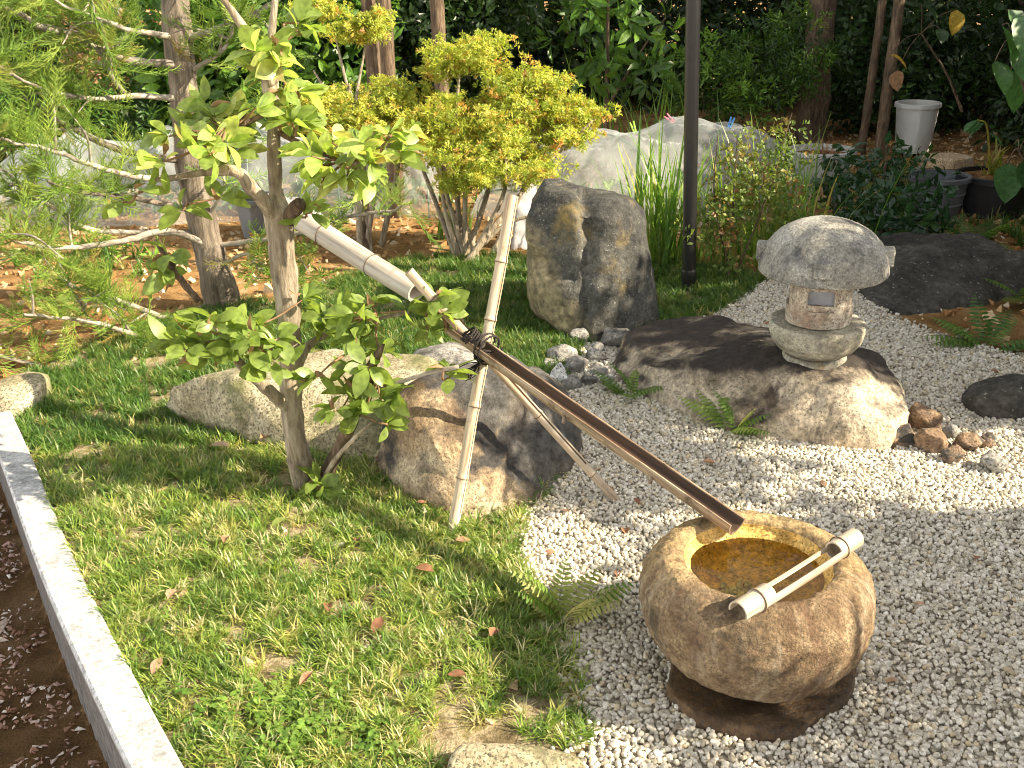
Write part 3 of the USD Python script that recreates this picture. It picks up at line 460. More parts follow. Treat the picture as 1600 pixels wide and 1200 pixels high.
for k, (px, py, w, h) in enumerate([(905, 528, 34, 30), (963, 532, 44, 36), (932, 543, 30, 26), (880, 560, 46, 36), (898, 575, 40, 34), (862, 572, 30, 30), (928, 556, 40, 30), (936, 576, 40, 32), (918, 598, 36, 30), (890, 604, 36, 26), (948, 596, 30, 26), (862, 596, 30, 24), (1000, 548, 34, 26), (978, 556, 26, 22)]):
    cobble(px, py, w, h, 60 + k, M_smallgrey, ['pale round cobble at the foot of the standing stone', 'large pale cobble between the standing stone and the lantern rock', None, 'large mottled cobble on the grass edge behind the trough'][k] if k in (0, 1, 3) else ['', '', 'grey cobble between the standing stone foot and the grass corner', '', 'grey cobble in front of the large mottled one behind the trough', 'leftmost small cobble of the group at the grass edge', 'grey cobble touching the left tip of the lantern boulder', 'grey cobble below the left tip of the lantern boulder', 'grey cobble right of the white pointed stone', 'lowest grey cobble of the group beside the trough', 'small cobble tucked under the left end of the lantern boulder', 'grey cobble left of the white pointed stone', 'pale cobble behind the left end of the lantern boulder', 'small pale cobble beside the large pale one at the standing stone'][k])
M_white = stone_mat('white_stone', [(0.55, 0.56, 0.58), (0.65, 0.66, 0.67), (0.72, 0.72, 0.72)], 10, bump=0.3)
c0 = P(873, 598, 0.03); m = hull_rock(np.array([(-.035, -.02, 0), (.035, -.02, 0), (0.03, .02, 0), (-.03, .02, 0), (-.03, 0, .05), (.03, -.005, .045), (.004, 0, .085), (.012, .004, .08)]) , 77, 0.01, 1, ((0.004, 20),)); m.apply_translation(c0)
solo('pointed_stone', m, M_white, 'small white pointed stone among the grey cobbles', 'rock', smooth=True)

# ---------------------------------------------------------------- stone basin, its foot stone, water, bamboo rest
BX = PY(1181, 905, 1.83)[0]; BY = 1.83
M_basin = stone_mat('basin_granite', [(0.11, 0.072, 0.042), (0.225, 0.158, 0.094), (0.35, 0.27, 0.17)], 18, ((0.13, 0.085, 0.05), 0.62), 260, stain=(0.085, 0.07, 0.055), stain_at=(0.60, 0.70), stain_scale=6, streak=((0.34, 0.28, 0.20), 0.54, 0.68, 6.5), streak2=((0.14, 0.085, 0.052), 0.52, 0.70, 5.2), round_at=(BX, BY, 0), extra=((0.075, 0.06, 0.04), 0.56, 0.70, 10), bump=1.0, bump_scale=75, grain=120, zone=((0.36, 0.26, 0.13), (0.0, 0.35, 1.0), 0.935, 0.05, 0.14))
M_bowl = stone_mat('basin_inside', [(0.54, 0.34, 0.09), (0.72, 0.48, 0.15), (0.80, 0.58, 0.24)], 14, ((0.26, 0.15, 0.05), 0.62), 200, bump=0.8, bump_scale=110)
prof_out = [(0, 0.055), (0.13, 0.055), (0.162, 0.066), (0.202, 0.098), (0.233, 0.140), (0.247, 0.182), (0.250, 0.215), (0.246, 0.248), (0.235, 0.275), (0.219, 0.296), (0.201, 0.309), (0.184, 0.3145), (0.170, 0.3140), (0.160, 0.3095), (0.155, 0.3035)]
prof_in = [(0.155, 0.3035), (0.1535, 0.296), (0.148, 0.290), (0.143, 0.283), (0.139, 0.275), (0.134, 0.262), (0.126, 0.246), (0.112, 0.236), (0.08, 0.229), (0.04, 0.226), (0.0, 0.225)]
out = revolve(dense(prof_out, 0.006), 150); inn = revolve(dense(prof_in, 0.006), 150)
both = trimesh.util.concatenate([out, inn]); both.merge_vertices(digits_vertex=6)
nf = len(out.faces); both.fix_normals()
v0 = both.vertices.copy(); both = displaced(both, ((0.010, 4.5), (0.006, 16), (0.0055, 55)), 21)
both.vertices[:, 0] *= 1 + 0.02 * np.sin(3 * np.arctan2(both.vertices[:, 1], both.vertices[:, 0]) + 1) * (v0[:, 2] > 0.1); both.vertices[:, 2] = both.vertices[:, 2] * 0.985 - 0.004; both.apply_translation([BX, BY, 0])
basin = thing('stone_basin', 'round granite water basin with golden brown bowl on the gravel', 'basin', (BX, BY, 0))
inner = np.array(both.triangles_center[:, 2] < 1) & (np.hypot(*(v0[both.faces].mean(1)[:, :2]).T) < 0.155) & (v0[both.faces].mean(1)[:, 2] > 0.12)
a = both.submesh([np.where(~inner)[0]], append=True, repair=False); b = both.submesh([np.where(inner)[0]], append=True, repair=False)
obj('body', a, M_basin, basin, True); obj('bowl', b, M_bowl, basin, True)
M_water = mat('basin_water', {'t': ('transparent_bsdf', {'color': (0.99, 0.88, 0.50)}), 'g': ('glossy_bsdf', {'color': (1, 1, 1), 'roughness': 0.02}), 'f': ('fresnel', {'IOR': 1.33}), 'x': ('mix_closure', {}), 'n': ('noise_texture', {'scale': 35, 'detail': 2}), 'q': ('geometry', {}), 'b': ('bump', {'strength': 0.12, 'distance': 0.004})},
              [('q.position', 'n.vector'), ('n.fac', 'b.height'), ('b.normal', 'g.normal'), ('f.fac', 'x.fac'), ('t.BSDF', 'x.closure1'), ('g.BSDF', 'x.closure2')], 'x.closure')
ang = np.arange(72) * 2 * np.pi / 72; disc = np.vstack([[0, 0, 0], np.column_stack([0.1435 * np.cos(ang), 0.1435 * np.sin(ang), 0 * ang])]) + [BX, BY, 0.2695]
tag(obj('basin_water', (disc, [[0, 1 + k, 1 + (k + 1) % 72] for k in range(72)]), M_water), 'clear amber water standing in the stone basin', 'water', kind='structure')
M_basinpebble = chip_mat('basin_pebble', [(0, (0.30, 0.27, 0.10)), (0.5, (0.50, 0.46, 0.22)), (1, (0.62, 0.58, 0.36))])
q = np.column_stack([rng.normal(-0.045, 0.030, 110), rng.normal(-0.030, 0.030, 110)]); q = q[np.hypot(q[:, 0], q[:, 1]) < 0.105]; rr = np.hypot(q[:, 0], q[:, 1])
scatter('basin_pebbles', [(pebble(30 + k), M_basinpebble, True) for k in range(4)], np.column_stack([q + [BX, BY], np.interp(rr, [0, 0.05, 0.095, 0.118], [0.220, 0.221, 0.228, 0.236]) + 0.004 + 0.010 * rng.random(len(q)) * np.exp(-((q[:, 0] + 0.035) ** 2 + (q[:, 1] + 0.045) ** 2) / 0.002)]), any_rot(len(q)), rng.uniform(0.005, 0.009, len(q)), seed=8, label='little greenish pebbles lying under the water of the basin', cat='pebbles')
q = np.array([(-.20, -.09), (-.15, -.17), (-.05, -.225), (.05, -.225), (.10, -.185), (.19, -.12), (.235, -.02), (.16, .12), (-.14, .13)])
m = hull_rock(np.vstack([np.column_stack([q + [BX, BY], np.full(len(q), 0.030)]), np.column_stack([q * 1.07 + [BX, BY], np.full(len(q), -0.05)])]), 23, 0.015, 2, ((0.012, 6), (0.005, 22)))
M_wetrock = stone_mat('wet_foot_stone', [(0.045, 0.03, 0.018), (0.085, 0.052, 0.027), (0.14, 0.085, 0.045)], 7, bump=0.7, rough=0.35)
solo('foot_stone', m, M_wetrock, 'flat dark wet stone under the round basin', 'rock', smooth=True)

M_node = plain_mat('bamboo_node_scar', (0.13, 0.085, 0.05), 0.7, 0.3, 0.4, 60)
def stalk_thing(name, label, cat, mesh, m, a, b, R, nodes):
    t = thing(name, label, cat, np.asarray(a, float)); obj('stalk', mesh, m, t, 40); a, b = np.asarray(a, float), np.asarray(b, float); d = (b - a) / np.linalg.norm(b - a)
    for k in nodes:                                                                  # the dark scar below each joint
        r = (R[0] + (R[1] - R[0]) * k) * 1.115; c = a + (b - a) * k - d * 0.003; x = np.cross(d, [0, 0, 1.0] if abs(d[2]) < .9 else [1.0, 0, 0]); x /= np.linalg.norm(x); y = np.cross(d, x); q = np.linspace(0, 2 * np.pi, 27)
        obj('node_ring', tube(c + r * (np.cos(q)[:, None] * x + np.sin(q)[:, None] * y), 0.0013, 5, cap=False), M_node, t, True)
    return t
def along(a, b, t): return np.asarray(a) + (np.asarray(b) - np.asarray(a)) * t
PALE = [(0.30, 0.23, 0.15), (0.50, 0.43, 0.33), (0.64, 0.58, 0.48)]
a0, a1 = P(1153, 957, 0.330), P(1336, 840, 0.338)
M_rest = bamboo_mat('bleached_bamboo', [(0.28, 0.215, 0.145), (0.43, 0.365, 0.275), (0.53, 0.47, 0.375)], a1 - a0, 60, spot_at=0.72)
rest = shell_tube(a0, a1, [0.0225, 0.0215], 0.0035, lambda t, a: (abs(a) < 1.75) if t < 0.10 else (1.05 < a < 2.2 or -1.95 < a < -1.5) if 0.24 < t < 0.80 else True, (0, 0, 1), 60, 28, nodes=(0.15, 0.86), seed=3)
stalk_thing('bamboo_rest', 'short bleached bamboo tube with a cut out window lying across the basin', 'bamboo rest', rest, M_rest, a0, a1, [0.0225, 0.0215], (0.15, 0.86))

# ---------------------------------------------------------------- bamboo spout: pipe, trough, two poles, lashing
t0, t1 = PY(1152, 818, 1.94), PY(757, 542, 2.55); t2 = along(t0, t1, 1.16)
M_trough = bamboo_mat('weathered_trough_bamboo', [(0.08, 0.05, 0.03), (0.22, 0.155, 0.10), (0.40, 0.33, 0.24)], t1 - t0, 60, spots=(0.06, 0.035, 0.02), spot_at=0.60)
M_troughin = bamboo_mat('wet_trough_inside', [(0.03, 0.018, 0.01), (0.06, 0.035, 0.02), (0.11, 0.06, 0.035)], t1 - t0, 60, spot_at=0.7)
trough = thing('bamboo_trough', 'long half split bamboo trough sloping down to the stone basin', 'bamboo trough', t0)
upv = np.array([0.10, 0.10, 1.0])
R_T = 0.031
obj('trough_half', shell_tube(t0, t2, [R_T, R_T * 1.02], 0.005, lambda t, a: abs(a) > 1.45 or t > 0.985, upv, 70, 30, nodes=(0.24, 0.53, 0.80), seed=5, flare=0.08), M_trough, trough, 40)
obj('wet_channel', shell_tube(along(t0, t2, 0.001), along(t0, t2, 0.98), [R_T - 0.0052, R_T * 1.02 - 0.0052], 0.001, lambda t, a: abs(a) > 1.50, upv, 40, 24, seed=5), M_troughin, trough, True)
for k in (0.24, 0.53):                                                            # short stubs of side twigs left on the stalk
    c = along(t0, t2, k); obj('twig_stub', tube([c + [-0.015, -0.02, -0.012], c + [-0.020, -0.032, -0.024 - 0.01 * k]], [0.006, 0.005], 8), M_trough, trough, True)
# the thick closed pipe above
p0, p1 = PY(650, 457, 2.74), PY(462, 338, 3.12); p2 = along(p0, p1, 1.22)
M_pipe = bamboo_mat('grey_bamboo_pipe', [(0.24, 0.21, 0.17), (0.38, 0.34, 0.29), (0.50, 0.46, 0.40)], p1 - p0, 50, spots=(0.16, 0.11, 0.07), spot_at=0.68)
stalk_thing('bamboo_pipe', 'thick grey bamboo pipe above the lawn leading to the trough', 'bamboo pipe', shell_tube(p0, p2, [0.031, 0.036], 0.006, lambda t, a: True, (0, 0, 1), 50, 28, nodes=(0.28, 0.61), seed=7, flare=0.07), M_pipe, p0, p2, [0.030, 0.035], (0.28, 0.61))
# poles
fa, ta = P(703, 852, 0), PY(801, 306, 2.74); da = ta - fa; fa = fa - da * 0.03
fb, tb = P(968, 788, 0), PY(638, 424, 2.62); db = tb - fb; fb = fb - db * 0.02
M_poleA = bamboo_mat('straw_bamboo', [(0.24, 0.155, 0.085), (0.46, 0.375, 0.265), (0.58, 0.51, 0.40)], da, 60, spot_at=0.70)
M_poleB = bamboo_mat('brown_bamboo', [(0.18, 0.11, 0.065), (0.40, 0.31, 0.22), (0.52, 0.44, 0.345)], db, 60, spot_at=0.66)
stalk_thing('bamboo_pole', 'split bamboo pole standing nearly upright from the lawn', 'bamboo pole', shell_tube(fa, ta, [0.0155, 0.0165], 0.003, lambda t, a: not (abs(a - 0.85) < 0.2 and (t > 0.12)), (0, -1, 0.2), 60, 26, nodes=(0.22, 0.42, 0.66, 0.82), seed=9), M_poleA, fa, ta, [0.0155, 0.0165], (0.22, 0.42, 0.66, 0.82))
stalk_thing('bamboo_pole', 'slanting bamboo pole with its foot in the gravel', 'bamboo pole', shell_tube(fb, tb, [0.0125, 0.014], 0.003, lambda t, a: not (abs(a - 0.7) < 0.17 and 0.2 < t < 0.68), (0, -1, 0.2), 60, 26, nodes=(0.16, 0.42, 0.70, 0.9), seed=10), M_poleB, fb, tb, [0.0125, 0.014], (0.16, 0.42, 0.70, 0.9))
# lashing: dark cord wound round the crossing
M_cord = plain_mat('black_cord', (0.035, 0.03, 0.028), 0.9, 0.2, 0.4, 200, 0.4)
cr = PY(748, 541, 2.575); lash = thing('rope_lashing', 'dark twisted cord tying the bamboo poles and trough together', 'rope', cr)
def loop(c, d, R, turns, pitch, r, seed):
    d = np.asarray(d) / np.linalg.norm(d); a = np.cross(d, [0, 0, 1.0]); a /= np.linalg.norm(a); b = np.cross(d, a); t = np.linspace(0, turns * 2 * np.pi, int(turns * 22))
    p = np.asarray(c) + R * (np.cos(t)[:, None] * a + np.sin(t)[:, None] * b) + d * (pitch * (t / (2 * np.pi) - turns / 2))[:, None]
    mb = MB()
    for ph in (0, np.pi):                                                        # two strands
        off = 0.55 * r * (np.cos(t * 9 + ph)[:, None] * a + np.sin(t * 9 + ph)[:, None] * d); mb.add(*tube(p + off, r * 0.75, 6))
    return mb
obj('winding', loop(PY(737, 527, 2.575), db, 0.024, 4.5, 0.008, 0.0034, 1), M_cord, lash, True)
obj('winding', loop(PY(755, 556, 2.565), da, 0.0215, 4.0, 0.008, 0.0034, 2), M_cord, lash, True)
obj('winding', loop(along(t0, t1, 0.985), t1 - t0, 0.041, 2.0, 0.016, 0.0034, 3), M_cord, lash, True)
mb = MB()
for k in range(14):
    s = PY(750, 566, 2.54); e = s + [rng.uniform(-0.075, 0.0), rng.uniform(-0.02, 0.01), rng.uniform(-0.05, 0.0)]; mb.add(*tube(spline([s, (s + e) / 2 + rng.normal(0, 0.008, 3), e], 3), 0.0014, 4))
obj('frayed_end', mb, M_cord, lash, True)

# ---------------------------------------------------------------- stone lantern
LX, LY = P(1271, 566, 0.20)[:2]; LZ = -0.022
M_lantern = stone_mat('lantern_granite', [(0.28, 0.26, 0.20), (0.40, 0.38, 0.30), (0.50, 0.47, 0.40)], 7, ((0.2, 0.17, 0.13), 0.63), 230, stain=(0.13, 0.12, 0.10), stain_at=(0.55, 0.70), stain_scale=5, streak=((0.20, 0.15, 0.08), 0.60, 0.70, 11), bump=0.7, bump_scale=120)
M_cap = stone_mat('lantern_cap_granite', [(0.25, 0.24, 0.21), (0.35, 0.34, 0.30), (0.45, 0.44, 0.41)], 7, ((0.17, 0.17, 0.15), 0.63), 230, stain=(0.085, 0.085, 0.085), stain_at=(0.50, 0.66), stain_scale=6, extra=((0.17, 0.12, 0.045), 0.62, 0.72, 6.3, -0.10), bump=0.9, bump_scale=110, grain=110)
M_fire = stone_mat('lantern_fire_granite', [(0.36, 0.31, 0.24), (0.48, 0.43, 0.35), (0.58, 0.54, 0.47)], 8, ((0.18, 0.12, 0.09), 0.6), 170, stain=(0.30, 0.21, 0.15), stain_at=(0.5, 0.62), stain_scale=6, bump=0.7, bump_scale=120)
lan = thing('stone_lantern', 'mushroom shaped grey stone lantern standing on the long boulder', 'stone lantern', (LX, LY, 0.2))
def turned(profile, step, n, terms, seed, at=(0, 0)):
    m = displaced(revolve(dense(profile, step), n), terms, seed); m.apply_translation([LX + at[0], LY + at[1], LZ]); return m
obj('foot', turned([(0, 0.17), (0.105, 0.17), (0.108, 0.25), (0.10, 0.262), (0, 0.262)], 0.012, 64, ((0.008, 8), (0.003, 30)), 31), M_lantern, lan, 50)
obj('bowl_base', turned([(0, 0.2625), (0.098, 0.2625), (0.128, 0.283), (0.148, 0.312), (0.1565, 0.345), (0.1565, 0.366), (0.151, 0.373), (0.0, 0.377)], 0.008, 80, ((0.005, 7), (0.002, 40)), 32), M_lantern, lan, 40)
# fire box: a drum with a rectangular window on each of four sides
fz0, fz1, FR = 0.378, 0.552, 0.108
def ring_cell(mb, a0, a1, z0, z1, r0, r1, n=10):
    """a curved block between two angles, two heights and two radii."""
    n = max(2, int(abs(a1 - a0) / 0.09)); aa = np.linspace(a0, a1, n + 1); v, f = [], []
    for a in aa: v += [(r * math.cos(a), r * math.sin(a), z) for r, z in ((r0, z0), (r1, z0), (r1, z1), (r0, z1))]
    for i in range(n):
        for j in range(4): f.append([4 * i + j, 4 * i + (j + 1) % 4, 4 * i + 4 + (j + 1) % 4, 4 * i + 4 + j])
    f += [[0, 1, 2, 3], [4 * n + 3, 4 * n + 2, 4 * n + 1, 4 * n]]; mb.add(np.array(v) + [LX, LY, 0], f)
import manifold3d
def man(m): return manifold3d.Manifold(manifold3d.Mesh(np.asarray(m.vertices, np.float32), np.asarray(m.faces, np.uint32)))
def cyl(r, z0, z1, n=72): return manifold3d.Manifold.cylinder(z1 - z0, r, r, n).translate([0, 0, z0])
drum = cyl(FR, fz0, fz1) - cyl(FR - 0.035, fz0 + 0.02, fz1 - 0.02)
for k in range(4):
    a = -105 + 90 * k
    hole = manifold3d.Manifold.cube([0.10, 0.082, 0.048], True).translate([FR, 0, 0.480]).rotate([0, 0, a]); drum = drum - hole
    reb = manifold3d.Manifold.cube([0.022, 0.112, 0.080], True).translate([FR + 0.001, 0, 0.476]).rotate([0, 0, a]); drum = drum - reb
drum = drum.refine_to_length(0.012); mm = drum.to_mesh(); m = trimesh.Trimesh(mm.vert_properties[:, :3], mm.tri_verts); m = displaced(m, ((0.002, 20), (0.0015, 60)), 33); m.apply_translation([LX, LY, LZ])
obj('fire_box', m, M_fire, lan, 35)
M_pane = plain_mat('grey_pane', (0.30, 0.31, 0.35), 0.25, 0.5, 0.15, 30, 0.02)
m = beveled_box(0.088, 0.003, 0.054, 0.001, (0, -FR + 0.027, 0.480 + LZ)); m.apply_transform(trimesh.transformations.rotation_matrix(math.radians(-15), [0, 0, 1])); m.apply_translation([LX, LY, 0]); obj('pane', m, M_pane, lan)
# cap: dome with four lugs
capo = [(0, 0.565), (0.12, 0.562), (0.185, 0.549), (0.204, 0.546), (0.2075, 0.550)] + [(0.208 * math.cos(q) ** 0.94, 0.556 + 0.168 * math.sin(q)) for q in np.linspace(0.0, math.pi / 2, 22)]
m = turned(capo, 0.007, 120, ((0.003, 6), (0.0016, 30), (0.0013, 90)), 34); obj('cap', m, M_cap, lan, 45)
for k in range(4):
    a = math.radians(-107 + 90 * k); b = beveled_box(0.056, 0.060, 0.056, 0.005, (0.188, 0, 0.606)); v, f = trimesh.remesh.subdivide_to_size(b.vertices, b.faces, 0.012); b = displaced(trimesh.Trimesh(v, f), ((0.0015, 20), (0.001, 80)), 35 + k)
    b.apply_transform(trimesh.transformations.rotation_matrix(a, [0, 0, 1])); b.apply_translation([LX, LY, LZ]); obj('lug', b, M_cap, lan, 45)

# ---------------------------------------------------------------- the leafy tree in the lawn
M_bark = bark_mat('tree_bark', [(0.14, 0.11, 0.08), (0.32, 0.265, 0.19), (0.48, 0.42, 0.33)], 60, 0.9)
M_bark_dark = bark_mat('dark_bark', [(0.05, 0.035, 0.025), (0.13, 0.09, 0.06), (0.24, 0.18, 0.12)], 60, 0.9)
M_conbark = bark_mat('conifer_bark', [(0.085, 0.068, 0.05), (0.19, 0.155, 0.12), (0.33, 0.28, 0.225)], 42, 1.0, (1, 1, 0.12))
M_twigbark = bark_mat('bare_branch', [(0.19, 0.16, 0.125), (0.33, 0.29, 0.235), (0.46, 0.42, 0.36)], 50, 0.6, (0.3, 1, 1))
TY = 2.64
def px_path(pts, n=7):
    """[(px, py, y, width in px), ...] -> a smooth path and its radii."""
    a = [[*PY(p[0], p[1], p[2]), p[3] * 0.94 / PPM(np.hypot(p[2], 1.0)) / 2] for p in pts]; s = spline(a, n); return s[:, :3], s[:, 3]
def limb(pts, sides=10, bump=0.25, seed=0): p, r = px_path(pts); return tube(p, np.maximum(r, 0.0012), sides, bump, seed)
tree = thing('leafy_tree', 'small pruned broadleaf tree with grey bark and clusters of big light green leaves', 'tree', P(485, 795, 0))
obj('trunk', limb([(489, 805, TY, 50), (478, 760, TY, 44), (464, 700, TY, 38), (457, 650, TY, 36), (455, 590, TY, 36), (453, 520, TY, 37), (447, 450, TY, 40), (440, 390, TY, 40), (436, 345, TY, 44), (432, 300, TY, 24), (428, 240, TY - .01, 21), (427, 180, TY - .01, 19), (421, 120, TY - .02, 24), (424, 60, TY - .02, 13), (430, 0, TY - .02, 9), (432, -60, TY - .02, 5)], 16, 0.22, 1), M_bark, tree, True)
for k, (q, mm) in enumerate([
    ([(440, 350, TY, 26), (415, 318, TY - .04, 24), (392, 292, TY - .07, 22), (368, 268, TY - .09, 18), (330, 268, TY - .10, 12), (285, 275, TY - .12, 8), (240, 280, TY - .12, 5)], M_bark),
    ([(446, 350, TY, 24), (458, 330, TY - .03, 24), (470, 318, TY - .05, 20)], M_bark_dark),
    ([(452, 640, TY, 24), (425, 615, TY - .05, 20), (398, 590, TY - .09, 18), (372, 565, TY - .12, 15), (350, 530, TY - .14, 10), (330, 500, TY - .15, 6)], M_bark),
    ([(490, 800, TY, 22), (508, 745, TY + .02, 24), (530, 700, TY + .0, 22), (556, 645, TY - .04, 22), (576, 596, TY - .07, 24), (582, 570, TY - .08, 18), (600, 540, TY - .1, 8)], M_bark_dark),
    ([(452, 600, TY, 16), (470, 562, TY + .03, 15), (488, 535, TY + .05, 12), (530, 515, TY + .06, 9), (580, 500, TY + .04, 7), (640, 488, TY + .02, 5)], M_bark),
    ([(424, 130, TY - .02, 22), (402, 80, TY - .05, 16), (378, 40, TY - .07, 13), (350, 0, TY - .09, 9), (330, -30, TY - .1, 6)], M_bark),
    ([(560, 610, TY - .05, 7), (620, 598, TY - .1, 7), (668, 583, TY - .13, 7), (716, 573, TY - .15, 8)], M_twigbark),
    ([(427, 200, TY, 10), (470, 225, TY - .05, 9), (520, 245, TY - .08, 7), (580, 250, TY - .1, 4)], M_bark_dark),
    ([(427, 170, TY, 8), (400, 185, TY - .05, 8), (350, 205, TY - .08, 6), (300, 205, TY - .1, 4)], M_bark_dark),
    ([(500, 770, TY, 12), (516, 730, TY - .06, 9), (548, 690, TY - .1, 7), (580, 660, TY - .12, 5)], M_bark),
    ([(372, 560, TY - .12, 9), (340, 545, TY - .16, 6), (290, 560, TY - .18, 4)], M_bark),
    ([(310, 470, TY - .05, 10), (285, 440, TY - .02, 11), (262, 405, TY + .02, 12), (245, 375, TY + .05, 9)], M_bark_dark)]):
    obj('branch', limb(q, 10, 0.28, 10 + k), mm, tree, True)
LEAFCOL = [(0.0, (0.24, 0.34, 0.07)), (0.4, (0.34, 0.46, 0.11)), (0.75, (0.44, 0.54, 0.15)), (0.93, (0.50, 0.53, 0.17)), (1.0, (0.46, 0.33, 0.12))]
M_leaf = [leaf_mat(f'tree_leaf_{w}', [(p, tuple(np.array(c) * k)) for p, c in LEAFCOL], 0.5, 0.38) for w, k in (('fresh', 1.0), ('deep', 0.72), ('pale', 1.15))]
M_dead = leaf_mat('withered_leaf', [(0, (0.20, 0.11, 0.05)), (0.5, (0.32, 0.20, 0.11)), (1, (0.42, 0.30, 0.19))], 0.3, 0.7)
r = np.random.default_rng(31)
clusters = [(355, 200, 100, 46, -.08, 60), (310, 232, 60, 34, -.12, 22), (540, 250, 70, 46, -.08, 64), (590, 235, 45, 34, -.1, 16), (430, 80, 42, 34, -.03, 28), (445, 130, 34, 34, -.04, 14), (395, 60, 22, 40, -.05, 10), (460, 215, 22, 32, -.05, 12),
            (370, 520, 70, 40, -.14, 56), (290, 540, 48, 36, -.16, 20), (420, 555, 55, 34, -.15, 22), (590, 490, 62, 34, .0, 40), (520, 500, 44, 34, .04, 22), (668, 480, 44, 26, -.02, 24), (590, 600, 48, 38, -.1, 30), (590, 660, 34, 32, -.12, 14), (545, 550, 44, 30, -.05, 18),
            (290, 320, 40, 28, -.1, 10), (215, 302, 40, 14, -.12, 5), (262, 410, 20, 26, .02, 8), (248, 440, 18, 16, .02, 3), (690, 590, 22, 20, -.15, 6), (498, 765, 30, 26, -.05, 10), (478, 340, 16, 16, -.05, 4), (530, 640, 40, 30, -.1, 8), (440, 40, 36, 20, -.03, 8)]
big, rest_leaves, dead = [], [], MB(); k = 0
for (cx, cy, w, h, dy, n) in clusters:
    w3, h3 = w / PPM(2.8), h / PPM(2.8); c = PY(cx, cy, TY + dy); nsh = max(2, n // 5)
    shoots = c + r.normal(size=(nsh, 3)) * [w3 * .5, w3 * .38, h3 * .45]
    n = int(n * 1.75)
    for i in range(n):
        s = shoots[i % nsh]; d = np.array([*(r.normal(size=2) * 0.8), r.uniform(-0.35, 0.8)]); d[:2] += (s - c)[:2] / max(w3, 1e-3) * 0.9; d /= np.linalg.norm(d)
        R = frames(d[None], np.array([r.uniform(-1.3, 1.3) + np.pi]))[0]
        if R[2, 1] < 0 and r.random() < .85: R = R @ np.diag([-1, -1, 1])          # the face of the leaf looks upward
        L = r.uniform(0.042, 0.082); lf = leaf(L, L * r.uniform(0.46, 0.62), 7, r.uniform(0.0, 1.1), r.uniform(0.04, 0.3), r.uniform(0.52, 0.62))
        item = (put(lf, R, s + d * 0.008), k); (big if len(big) < 300 and (i % 5 != 4 or n < 12) else rest_leaves).append(item); k += 1
    for i in range(max(1, n // 9)):
        s = shoots[r.integers(nsh)] + r.normal(0, 0.012, 3); d = r.normal(size=3); lf = leaf(r.uniform(0.02, 0.045), 0.018, 3, 1.4, 0.8); dead.add(*put(lf, frames(d[None], r.uniform(0, 6, 1))[0], s))
    for s in shoots: dead.add(*tube(spline([s, (s + c) / 2 + r.normal(0, .008, 3), c + (s - c) * 0.1], 3), [0.0022, 0.0025, 0.0028, 0.003, 0.0032, 0.0034, 0.0035][:7], 5))
for (m, q) in big: obj('leaf', m, M_leaf[(q * 7) % 3], tree, True)
mb = MB()
for (m, q) in rest_leaves: mb.add(*m)
obj('leaf_mass', mb, M_leaf[1], tree, True, kind='stuff'); obj('withered_leaves_and_shoots', dead, M_dead, tree, True, kind='stuff')

# ---------------------------------------------------------------- conifer with long bare branches at the left
CY = 4.56
conifer = thing('conifer', 'old conifer with bare grey branches and feathery green sprays at the left', 'tree', P(345, 480, 0))
obj('trunk', limb([(352, 500, CY, 64), (340, 440, CY, 54), (322, 370, CY, 48), (305, 300, CY, 46), (294, 220, CY, 44), (288, 150, CY, 42), (280, 80, CY, 44), (272, 0, CY, 40), (262, -90, CY, 36), (255, -220, CY, 30), (250, -400, CY, 20)], 18, 0.25, 3), M_conbark, conifer, True)
CB = [[(275, 60, 12), (230, 50, 10), (200, 46, 9), (155, 25, 7), (90, -2, 5), (60, -30, 3)], [(205, 46, 8), (185, 66, 8), (160, 78, 8), (150, 85, 6)], [(290, 100, 15), (240, 98, 14), (195, 90, 14), (150, 75, 13), (110, 52, 11), (70, 36, 10), (30, 8, 8), (-20, -15, 6)],
      [(288, 155, 12), (215, 150, 10), (150, 155, 9), (80, 140, 7), (45, 120, 5), (0, 95, 4), (-30, 85, 3)], [(195, 145, 8), (175, 120, 8), (160, 95, 6), (120, 60, 5), (90, 20, 4)], [(300, 250, 15), (230, 245, 13), (160, 225, 12), (95, 188, 10), (45, 150, 8), (0, 100, 6), (-30, 70, 4)],
      [(305, 272, 13), (255, 280, 12), (190, 274, 10), (110, 250, 9), (60, 238, 7), (0, 232, 6), (-30, 228, 5)], [(312, 330, 12), (235, 315, 10), (175, 303, 9), (150, 296, 8), (110, 290, 6), (70, 274, 5)], [(318, 365, 12), (200, 362, 9), (135, 355, 11), (90, 322, 9), (50, 300, 7), (15, 285, 5)],
      [(330, 385, 13), (260, 360, 12), (190, 376, 11), (100, 386, 9), (40, 375, 8), (0, 360, 6), (-40, 345, 5)], [(338, 470, 12), (270, 496, 11), (200, 470, 10), (130, 447, 9), (100, 435, 7)], [(345, 500, 10), (280, 535, 11), (225, 525, 10), (150, 500, 9), (90, 486, 7), (30, 480, 6)],
      [(300, 500, 11), (250, 540, 12), (190, 566, 12), (120, 576, 10), (60, 570, 9), (0, 553, 7), (-30, 545, 6)], [(284, 62, 13), (340, 45, 12), (400, 20, 11), (440, -5, 9), (480, -25, 6)], [(296, 112, 8), (325, 95, 8), (345, 80, 7), (362, 50, 6), (365, 20, 4)],
      [(328, 385, 10), (400, 376, 10), (470, 365, 9), (540, 342, 8), (600, 328, 6), (640, 318, 4)], [(332, 420, 8), (380, 400, 7), (395, 410, 6), (410, 425, 4)], [(105, 575, 8), (95, 585, 8), (60, 578, 5)], [(140, 505, 6), (125, 470, 5), (110, 450, 4)], [(320, 350, 8), (345, 300, 7), (350, 260, 5), (360, 230, 4)]]
sprayat = []
